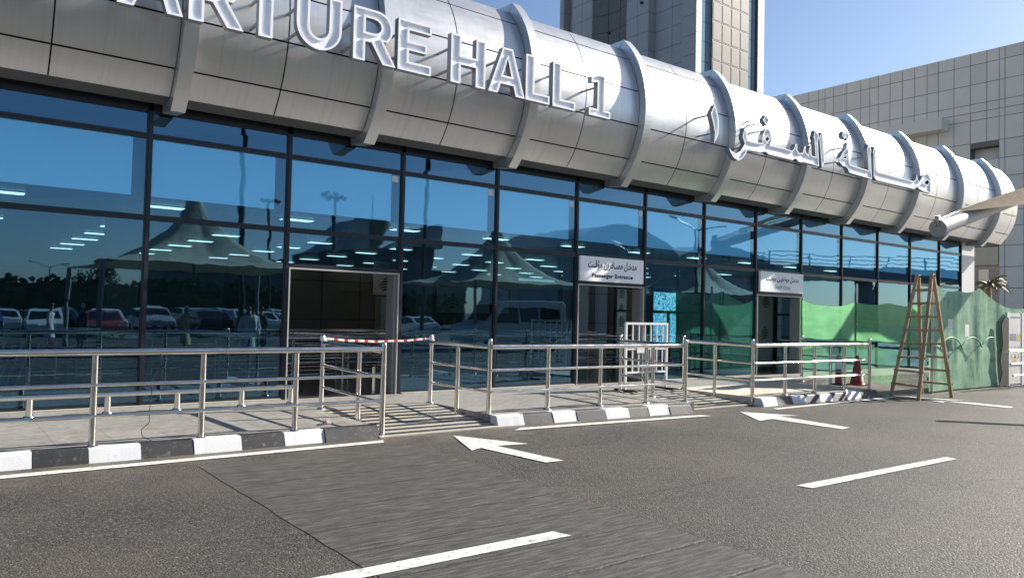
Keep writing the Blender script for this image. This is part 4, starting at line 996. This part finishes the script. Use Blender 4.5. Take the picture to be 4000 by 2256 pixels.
# project board behind the second pane
pb = thing('project_board', 'dim grey project board with lines of Arabic text behind the second pane', 'board', (4.9, 6, 1.3))
q = MB(); q.box((3.95, 6.0, .9), (5.75, 6.03, 2.85)); part('board', q, mat('board_grey', (.13, .135, .13), .7), pb)
for s_, z, wd in (('مشروع إنشاء توسعة مكيفة لصالة', 2.55, 1.6), ('مبنى الركاب رقم - 1', 2.35, 1.0), ('المالك : شركة ميناء القاهرة', 2.1, 1.6), ('الاستشارى : محرم باخوم', 1.55, 1.3), ('تنفيذ : الخرافى ناشيونال', 1.32, 1.5)):
    lettering(pb, arabic(s_), .14, 4.85, 5.995, z, M_INK, width=wd)
lettering(pb, 'KHARAFI', .12, 4.9, 5.995, 1.12, M_INK)
# glowing screens in the inner glazed screen
vsn = thing('vestibule_screen', 'inner glazed partition holding three glowing speckled blue display panels', 'partition', (18.4, 3.0, ZP))
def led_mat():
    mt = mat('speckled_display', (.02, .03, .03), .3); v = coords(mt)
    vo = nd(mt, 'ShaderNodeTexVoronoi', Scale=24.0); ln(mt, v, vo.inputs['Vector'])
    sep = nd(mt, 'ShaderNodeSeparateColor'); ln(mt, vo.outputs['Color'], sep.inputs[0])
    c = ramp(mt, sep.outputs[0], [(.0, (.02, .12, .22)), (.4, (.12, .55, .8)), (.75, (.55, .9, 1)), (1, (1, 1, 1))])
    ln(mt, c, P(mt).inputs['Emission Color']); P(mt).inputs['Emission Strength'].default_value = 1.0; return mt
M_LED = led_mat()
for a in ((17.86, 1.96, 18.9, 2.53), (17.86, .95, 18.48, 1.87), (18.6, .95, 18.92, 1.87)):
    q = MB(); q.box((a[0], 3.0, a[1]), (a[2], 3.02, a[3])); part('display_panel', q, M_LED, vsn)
q = MB()
for x in (16.2, 17.78, 18.96, 20.3): q.box((x, 2.97, ZP+.01), (x+.06, 3.05, 3.5))
q.box((18.49, 2.97, ZP+.01), (18.59, 3.05, 1.87)); q.box((16.2, 2.968, 1.88), (20.3, 3.052, 1.95)); q.box((16.2, 2.968, 2.56), (20.3, 3.052, 2.62)); part('frame', q, M_FRAME, vsn)
stf = thing('staff_screen', 'glazed inner screen with dark frame behind the Staff Only doorway', 'screen', (23, 2.2, ZP))
q = MB()
for x in (21.9, 22.9, 24.4): q.box((x, 2.17, ZP+.01), (x+.07, 2.25, 3.5))
for z in (.95, 1.9, 2.6): q.box((21.9, 2.168, z), (24.4, 2.252, z+.07))
part('frame', q, M_FRAME, stf)
for x0, x1 in ((21.97, 22.9), (22.97, 24.4)): q = MB(); q.quad((x0, 2.2, ZP+.02), (x1, 2.2, ZP+.02), (x1, 2.2, 2.6), (x0, 2.2, 2.6)); part('pane', q, M_GLASS, stf)

# ------------------------------------------------------------------ opposite side of the road, mirrored in the glass
def tent(lab, x, y, half=4.1, zp=5.95, ze=3.3):
    t = thing('canopy_tent', lab, 'tent', (x, y, 0), 'peaked membrane tents across the road')
    q = MB(); vs = []; fs = []; n, m_ = 64, 16
    for i in range(n):
        a = 2*math.pi*i/n; c, s_ = abs(math.cos(a)), abs(math.sin(a)); rr = half/max(c, s_); e = abs(math.sin(2*a)); rr *= 1-.13*(1-e)
        for j in range(m_+1):
            f = j/m_; r_ = .32+(rr-.32)*f; z = ze+(zp-ze)*((1-f)**2.9*.85+.15*(1-f)) - .0*e
            z += .02*math.sin(a*16)*f
            vs.append((r_*math.cos(a), r_*math.sin(a), z))
    for i in range(n):
        for j in range(m_): fs.append((i*(m_+1)+j, ((i+1) % n)*(m_+1)+j, ((i+1) % n)*(m_+1)+j+1, i*(m_+1)+j+1))
    q.add(vs, fs, True); part('membrane', q, M_TENT, t, False)
    q = MB(); q.lathe([(.33, 0), (.33, .16), (.2, .2), (.001, .22)], (0, 0, zp-.02), 20); part('cap', q, M_TENT, t, False)
    for sx in (-1, 1):
        for sy in (-1, 1):
            q = MB(); q.tube([(sx*half*.97, sy*half*.97, 0), (sx*half*.97, sy*half*.97, ze)], .09, 10); part('pole', q, M_COL, t, False)
    q = MB(); q.tube([(0, 0, ze-.4), (0, 0, zp)], .07, 8); part('mast', q, M_COL, t, False)
    return t
t1 = tent('peaked beige membrane tent mirrored in the second pane from the left', 8.7, -20.2)
dup(t1, (24.3, -20.2, 0), label='peaked membrane tent mirrored in the panes left of the middle doorway')
dup(t1, (41.0, -20.4, 0), label='peaked membrane tent mirrored in the panes left of the staff doorway')
dup(t1, (-7.4, -20.2, 0), label='peaked membrane tent farthest from the tower across the road')
def mast(lab, x, y, h, r_, heads):
    t = thing('light_mast', lab, 'light mast', (x, y, 0), 'light masts across the road')
    q = MB(); q.tube([(0, 0, 0), (0, 0, h)], [r_*1.5, r_], 10); part('pole', q, M_FRAME, t, False)
    if heads:
        q = MB(); q.lathe([(.6, 0), (.65, .06), (.6, .12)], (0, 0, h-.4), 16); part('ring', q, M_FRAME, t, False)
        for i in range(7):
            a = 2*math.pi*i/7; q = MB(); c = Vector((.65*math.cos(a), .65*math.sin(a), h-.2)); q.bar(c, c+Vector((.3*math.cos(a), .3*math.sin(a), -.22)), .36, .28); part('floodlight', q, M_COL, t, False)
    return t
mast('thick dark mast rising out of sight, mirrored in the second pane', 14.6, -32.5, 24, .12, False)
mast('floodlight mast with a ring of lamps mirrored right of the thick mast', 26.7, -62, 13, .12, True)
mast('shorter floodlight mast mirrored above the first doorway', 24.4, -41.6, 10.8, .12, True)
mast('slim dark mast mirrored in the pane right of the first doorway', 25.6, -30, 18, .10, False)
def street_lamp(lab, x, y, h):
    t = thing('street_lamp', lab, 'street lamp', (x, y, 0), 'two armed street lamps across the road')
    q = MB(); q.tube([(0, 0, 0), (0, 0, h-.4)], [.10, .06], 8); part('pole', q, M_FRAME, t, False)
    for s_ in (-1, 1):
        q = MB(); q.tube([(0, 0, h-.45), (s_*.9, 0, h-.1), (s_*1.9, 0, h+.15)], .04, 6); part('arm', q, M_FRAME, t, False)
        q = MB(); q.bar((s_*1.85, 0, h+.14), (s_*2.5, 0, h+.22), .22, .10); part('lamp_head', q, M_FRAME, t, False)
    return t
l1 = street_lamp('two armed street lamp mirrored above the Passenger Entrance sign', 43, -28.4, 7.4)
dup(l1, (36.5, -16.5, 0), label='two armed street lamp mirrored between the two white signs')
dup(l1, (18, -118, 0), label='two armed street lamp mirrored low in the leftmost pane')
dup(l1, (13.5, -112, 0), label='two armed street lamp mirrored at the far left of the leftmost pane')
# terminal blocks
M_BLK = weathered('dark_facade', (.10, .105, .11), (.14, .145, .15), .6, .7, bstr=0); M_BLK2 = weathered('blue_grey_facade', (.30, .32, .34), (.36, .38, .40), .5, .6, bstr=0)
cbd = thing('control_building', 'dark control building with slanted fins and a bowl shaped cab mirrored in the glass', 'building', (64, -112, 0))
q = MB(); q.box((48, -124, 0), (80, -106, 9.5)); q.box((52, -122, 9.5), (74, -108, 13.5)); part('block', q, M_BLK, cbd)
for x in (52, 67): q = MB(); q.prism([(x, 13.5), (x+8, 13.5), (x+8, 17.5), (x+7, 17.7)], 'y', -118, -107); part('fin', q, M_BLK2, cbd)
q = MB(); q.lathe([(1.8, 0), (2.0, 2.2), (3.6, 4.2), (3.4, 4.6), (.01, 4.7)], (63, -112, 13.5), 24); part('cab', q, M_BLK, cbd)
q = MB(); q.tube([(63, -112, 18), (63, -112, 23)], .1, 6); part('antenna', q, M_FRAME, cbd)
tb = thing('terminal_block', 'long blue grey terminal block with swelling roofline mirrored right of the middle doorway', 'building', (64, -44, 0))
prof = [(46, 0), (46, 8.2)] + [(46+1.2*i, 8.2+2.8*math.sin(math.pi*i/14)) for i in range(1, 14)] + [(62.8, 8.2)] + [(62.8+1.4*i, 8.2+1.6*math.sin(math.pi*i/12)) for i in range(1, 12)] + [(79.6, 7.6), (79.6, 0)]
q = MB(); q.prism(prof, 'y', -52, -40); part('block', q, M_BLK2, tb)
q = MB(); q.box((45.8, -39.99, 1), (79.7, -39.9, 4.2)); part('window_band', q, M_BLK, tb)
lb = thing('low_block', 'long low dark building mirrored behind the tents', 'building', (30, -85, 0))
q = MB(); q.box((22, -92, 0), (46, -84, 6.2)); q.box((30, -91, 6.2), (38, -85, 8)); part('block', q, M_BLK, lb)
q = MB(); q.box((22.5, -83.99, 2), (45.5, -83.9, 3.2)); part('window_band', q, M_CGLASS, lb)
fo = thing('flyover', 'elevated roadway with railing mirrored in the panes beside the ladder', 'bridge', (60, -14, 0))
q = MB(); q.bar((46, -24, 5.4), (70, -11, 5.4), 4, .9); part('deck', q, M_BLK2, fo)
for z in (6.1, 6.4, 6.7): q = MB(); q.bar((46, -22, z), (70, -9, z), .06, .06); part('rail', q, M_FRAME, fo)
for i in range(9): q = MB(); x = 46.5+i*2.8; q.tube([(x, -22+(x-46)*13/24, 5.8), (x, -22+(x-46)*13/24, 6.75)], .06, 6); part('rail_post', q, M_FRAME, fo)
for x, y in ((50, -21.8), (58, -17.5), (66, -13.2)): q = MB(); q.box((x-.5, y-.5, 0), (x+.5, y+.5, 4.95)); part('pier', q, M_BLK2, fo)
# trees and hedge
def leaf_crown(q, c, rx_, rz, n_, size, rnd):
    for _ in range(n_):
        while True:
            p = Vector((rnd.uniform(-1, 1), rnd.uniform(-1, 1), rnd.uniform(-1, 1)))
            if .25 < p.length < 1: break
        p = Vector((c[0]+p.x*rx_, c[1]+p.y*rx_, c[2]+p.z*rz)); a = Vector((rnd.uniform(-1, 1), rnd.uniform(-1, 1), rnd.uniform(-1, 1))).normalized(); b = a.orthogonal().normalized()*size; a = a*size
        q.quad(p-a-b*.5, p+a-b*.5, p+a*.6+b*.7, p-a*.6+b*.7)
M_LEAF = weathered('tree_leaves', (.035, .05, .025), (.06, .08, .035), .7, .6, bstr=0)
rnd = random.Random(11)
for i, (x, y, h, lab) in enumerate(((26, -150, 9.5, 'tallest dusty tree mirrored in the leftmost pane'), (17, -140, 6.5, 'round dusty tree mirrored at the left of the leftmost pane'), (37, -150, 7, 'spreading dusty tree mirrored beside the tent'), (9, -145, 6, 'low dusty tree mirrored at the left edge'))):
    t = thing('tree', lab, 'tree', (x, y, 0), 'trees beyond the car park')
    q = MB(); q.tube([(0, 0, 0), (.1, 0, h*.3), (0, .1, h*.6)], [.3, .22, .1], 8); part('trunk', q, M_WOOD, t, False)
    q = MB()
    for _ in range(7): leaf_crown(q, (rnd.uniform(-1, 1)*h*.3, rnd.uniform(-1, 1)*h*.3, h*rnd.uniform(.45, .8)), h*.22, h*.18, 170, .22, rnd)
    part('crown', q, M_LEAF, t, False)
q = MB()
for i in range(4200): leaf_crown(q, (-20+rnd.random()*75, -70+rnd.uniform(-.8, .8), rnd.uniform(.3, 4.0)), .5, .5, 1, .34, rnd)
q.box((-20, -70.5, 0), (55, -69.5, 3.6)); hd = link('hedge', q.mesh('hedge', M_LEAF)); tag(hd, 'long dark hedge beyond the parked cars mirrored in the glass', 'hedge'); 
# cars and van
M_TYRE = mat('tyre_rubber', (.02, .02, .02), .8); M_RIM = mat('wheel_rim', (.4, .4, .41), .35, .8); M_HEADL = mat('lamp_glass', (.6, .62, .65), .1)
PAINTS = [mat('car_paint_' + n_, c, .25, .1) for n_, c in (('white', (.62, .62, .62)), ('silver', (.38, .39, .41)), ('black', (.02, .02, .024)), ('blue', (.04, .07, .18)), ('red', (.28, .03, .03)), ('grey', (.13, .135, .14)))]
def car_parts(L=4.4, w=1.76, h=1.46, van=False):
    """meshes in local space: x forward"""
    if van: side = [(-2.7, .45), (-2.75, 1.1), (-2.65, 2.25), (-2.4, 2.45), (1.0, 2.45), (1.35, 2.3), (2.1, 1.35), (2.85, 1.1), (3.0, .8), (2.95, .42)]; belt = 1.2
    else: side = [(-2.15, .42), (-2.2, .75), (-2.1, .98), (-1.75, 1.02), (-1.1, 1.40), (-.2, 1.46), (.35, 1.40), (1.05, .98), (1.9, .84), (2.15, .66), (2.15, .38)]; belt = .95
    n_ = len(side); q = MB(); vs = []; fs = []
    secs = [(-1, .955, .02), (-.965, 1.0, 0), (.965, 1.0, 0), (1, .955, .02)]
    cols_ = []
    for s_ in (-1, -.97, -.6, 0, .6, .97, 1):
        ring = []
        for x, z in side:
            tap = max(0, (z-belt)/(.55 if not van else 1.3))*(.17 if not van else .09); e = .97 if abs(s_) == 1 else 1
            ring.append((x*(.985 if abs(s_) == 1 else 1), s_*w/2*(1-tap), (z-.9)*e+.9))
        cols_.append(ring)
    for r_ in cols_: vs += r_
    for i in range(len(cols_)-1):
        for j in range(n_): fs.append((i*n_+j, i*n_+(j+1) % n_, (i+1)*n_+(j+1) % n_, (i+1)*n_+j))
    fs += [tuple(range(n_))[::-1], tuple(range((len(cols_)-1)*n_, len(cols_)*n_))]
    q.add(vs, fs, False)
    gl = MB()
    for s_ in (-1, 1):
        def sp(x, z):
            tap = max(0, (z-belt)/(.55 if not van else 1.3))*(.17 if not van else .09); return (x, s_*(w/2*(1-tap)+.006), z)
        for poly in (([(-1.5, 1.06), (-1.02, 1.36), (-.35, 1.40), (-.35, 1.02)], [(-.28, 1.02), (-.28, 1.40), (.30, 1.36), (.85, 1.02)]) if not van else ([(-2.3, 1.35), (-2.3, 2.1), (-.9, 2.1), (-.9, 1.35)], [(-.8, 1.35), (-.8, 2.1), (.3, 2.1), (.3, 1.35)], [(.4, 1.3), (.4, 2.1), (1.2, 2.1), (1.8, 1.35)])):
            gl.add([sp(*p) for p in poly], [tuple(range(len(poly)))])
    f = (.40, 1.37, 1.0, 1.01, 1.03) if not van else (1.40, 2.2, 2.06, 1.40, 1.0)
    gl.add([(f[0]+.03, -w*.36, f[1]), (f[0]+.03, w*.36, f[1]), (f[2]+.03, w*.42, f[3]), (f[2]+.03, -w*.42, f[3])], [(0, 1, 2, 3)])
    r0 = ((-1.14, 1.38), (-1.70, 1.04)) if not van else ((-2.68, 2.15), (-2.76, 1.3))
    gl.add([(r0[0][0]-.03, -w*.35, r0[0][1]), (r0[0][0]-.03, w*.35, r0[0][1]), (r0[1][0]-.03, w*.41, r0[1][1]), (r0[1][0]-.03, -w*.41, r0[1][1])], [(0, 1, 2, 3)])
    wh = []; wx = (-1.32, 1.36) if not van else (-1.7, 1.9)
    ty = MB(); ty.tube([(0, -.1, 0), (0, .1, 0)], .31, 18); ri = MB(); ri.tube([(0, -.104, 0), (0, .104, 0)], .19, 14)
    hl = MB(); hl.box((-.04, -.2, -.06), (.04, .2, .06))
    return q, gl.mesh('window', M_CGLASS), ty.mesh('tyre', M_TYRE), ri.mesh('rim', M_RIM), hl.mesh('headlight', M_HEADL), wx, w, van
kits = [car_parts(), car_parts(w=1.72), car_parts(w=1.95, van=True)]
bodies = {}
def car(lab, x, y, rz, kit, paint, name='parked_car', cat='car', group='cars parked beyond the tents', sc=1):
    q, gm, tm, rm2, hm, wx, w, van = kits[kit]; key = (kit, paint)
    if key not in bodies: bodies[key] = q.mesh('body', PAINTS[paint])
    t = thing(name, lab, cat, (x, y, 0), group, rz); t.scale = (sc, 1, sc)
    link('body', bodies[key], t, False); link('window', gm, t, False)
    for xx in wx:
        for s_ in (-1, 1):
            o = link('tyre', tm, t, False); o.location = (xx, s_*(w/2-.09), .31); r_ = link('rim', rm2, o, False)
    for s_ in (-1, 1): o = link('headlight', hm, t, False); o.location = (2.12 if not van else 2.93, s_*w*.36, .68 if not van else .85)
    return t
WORDS = ['white', 'silver', 'black', 'dark blue', 'dark red', 'grey']
rnd = random.Random(21); spots = []
for r_, y in enumerate((-34, -40, -47, -55)):
    for i in range(13):
        x = -6+i*2.75+r_*1.1
        if rnd.random() < .16: continue
        pc = rnd.choice([0, 0, 0, 1, 1, 2, 3, 4, 5]); spots.append((x, y+rnd.uniform(-.3, .3), math.pi/2+rnd.uniform(-.05, .05)+(math.pi if rnd.random() < .4 else 0), pc, r_))
for i, (x, y, rz, pc, r_) in enumerate(spots):
    row = ('nearest', 'second', 'third', 'last')[r_]
    car(f'{WORDS[pc]} parked car in the {row} row behind the tents, reflected in the glass', x, y, rz, i % 2, pc, sc=rnd.uniform(.95, 1.08))
car('white passenger van facing left, mirrored left of the middle doorway', 22.8, -16.6, math.pi, 2, 0, 'parked_van', 'van', None)
# people across the road
M_SKIN = mat('skin', (.26, .15, .09), .6); M_HAIR = mat('dark_hair', (.02, .016, .013), .6)
def person(lab, x, y, rz, robe, hat=None, lean=0.0, hscale=1.0):
    t = thing('person', lab, 'person', (x, y, 0), 'people waiting across the road', rz); t.scale = (hscale,)*3
    J = [(0, 0, .93), (0, 0, 1.15), (0, .01, 1.38), (0, .015, 1.50), (0, .02, 1.60), (0, .0, 1.71),
         (.19, 0, 1.38), (.25, .02, 1.10), (.24, .12, .86), (.235, .16, .77), (-.19, 0, 1.38), (-.25, 0, 1.10), (-.25, .08, .84), (-.25, .10, .75),
         (.10, 0, .88), (.11, .02, .48), (.11, -.01, .08), (.115, .15, .035), (-.10, 0, .88), (-.12, .05, .48), (-.13, .03, .08), (-.135, .19, .035), (0, .09, 1.585)]
    E_ = [(0, 1), (1, 2), (2, 3), (3, 4), (4, 5), (2, 6), (6, 7), (7, 8), (8, 9), (2, 10), (10, 11), (11, 12), (12, 13), (0, 14), (14, 15), (15, 16), (16, 17), (0, 18), (18, 19), (19, 20), (20, 21), (4, 22)]
    RD = [.13, .125, .14, .055, .085, .075, .065, .048, .034, .032, .065, .048, .034, .032, .09, .058, .042, .03, .09, .058, .042, .03, .02]
    me = bpy.data.meshes.new('body'); me.from_pydata([(a, b, c) for a, b, c in J], E_, []); tmp = bpy.data.objects.new('body', me); COL.objects.link(tmp)
    sk = tmp.modifiers.new('skin', 'SKIN')
    for v, r_ in zip(me.skin_vertices[0].data, RD): v.radius = (r_, r_*(.8 if r_ > .11 else 1))
    me.skin_vertices[0].data[0].use_root = True
    tmp.modifiers.new('sub', 'SUBSURF').levels = 1
    dg = bpy.context.evaluated_depsgraph_get(); dg.update(); m2 = bpy.data.meshes.new_from_object(tmp.evaluated_get(dg)); bpy.data.objects.remove(tmp)
    m2.materials.clear(); m2.materials.append(M_SKIN); m2.polygons.foreach_set('use_smooth', [True]*len(m2.polygons)); link('body', m2, t, False)
    q = MB(); prof = [(.27, .30), (.25, .55), (.20, .90), (.185, 1.05), (.215, 1.30), (.20, 1.40), (.09, 1.46)]; vs = []; fs = []; n_ = 18
    for r_, z in prof:
        for j in range(n_):
            a = 2*math.pi*j/n_; rr = r_*(1+.05*math.sin(a*6+z*5)*(z < 1)); vs.append((rr*math.cos(a), rr*.68*math.sin(a), z))
    for i in range(len(prof)-1):
        for j in range(n_): fs.append((i*n_+j, i*n_+(j+1) % n_, (i+1)*n_+(j+1) % n_, (i+1)*n_+j))
    q.add(vs, fs, True)
    for s_ in (-1, 1): q.tube([(s_*.17, 0, 1.39), (s_*.255, .01, 1.10), (s_*.248, .09, .90)], [.085, .075, .075], 10)
    part('robe', q, robe, t, False)
    q = MB(); q.lathe([(.085, 0), (.098, .05), (.09, .11), (.05, .15), (.001, .16)], (0, -.005, 1.615), 14); part('headscarf' if hat else 'hair', q, hat or M_HAIR, t, False)
    return t
M_ROBEW = mat('white_robe', (.55, .55, .57), .8); M_ROBED = mat('dark_robe', (.06, .06, .08), .8); M_ROBET = mat('tan_robe', (.33, .27, .16), .8)
for a in (('person in a long white robe and dark scarf standing in front of the others', 9.35, -15.2, .4, M_ROBEW, M_ROBED),
          ('person in a long white robe half hidden behind the front one', 9.75, -15.9, -.3, M_ROBEW, None), ('person in a dark robe beside the two white robes', 10.2, -16.3, .9, M_ROBED, None),
          ('person in a white robe with dark scarf mirrored close to the door frame', 11.2, -15.9, 0, M_ROBEW, M_ROBED), ('person in a dark robe mirrored closest to the door frame', 11.65, -16.4, -.5, M_ROBED, M_ROBED),
          ('person in a tan robe standing alone mirrored below the tent', 8.0, -18.2, 2.0, M_ROBET, M_ROBEW), ('person in a pale cap and dark clothes mirrored below the tent', 5.0, -22, 1.2, M_ROBED, M_ROBEW), ('person in a white robe mirrored beside the parked cars at left', 4.2, -24.5, -1, M_ROBEW, None)): person(*a)
# second fabric canopy boom beyond the right edge; its shadow falls on the road
b2 = thing('canopy_boom', 'second pale boom throwing a thin streak of shadow on the asphalt', 'canopy arm', (20, -8.3, 3))
q = MB(); q.tube([(19.9, -8.05, 3.05), (24.5, -11.5, 4.3)], .10, 14); part('boom', q, M_COL, b2)
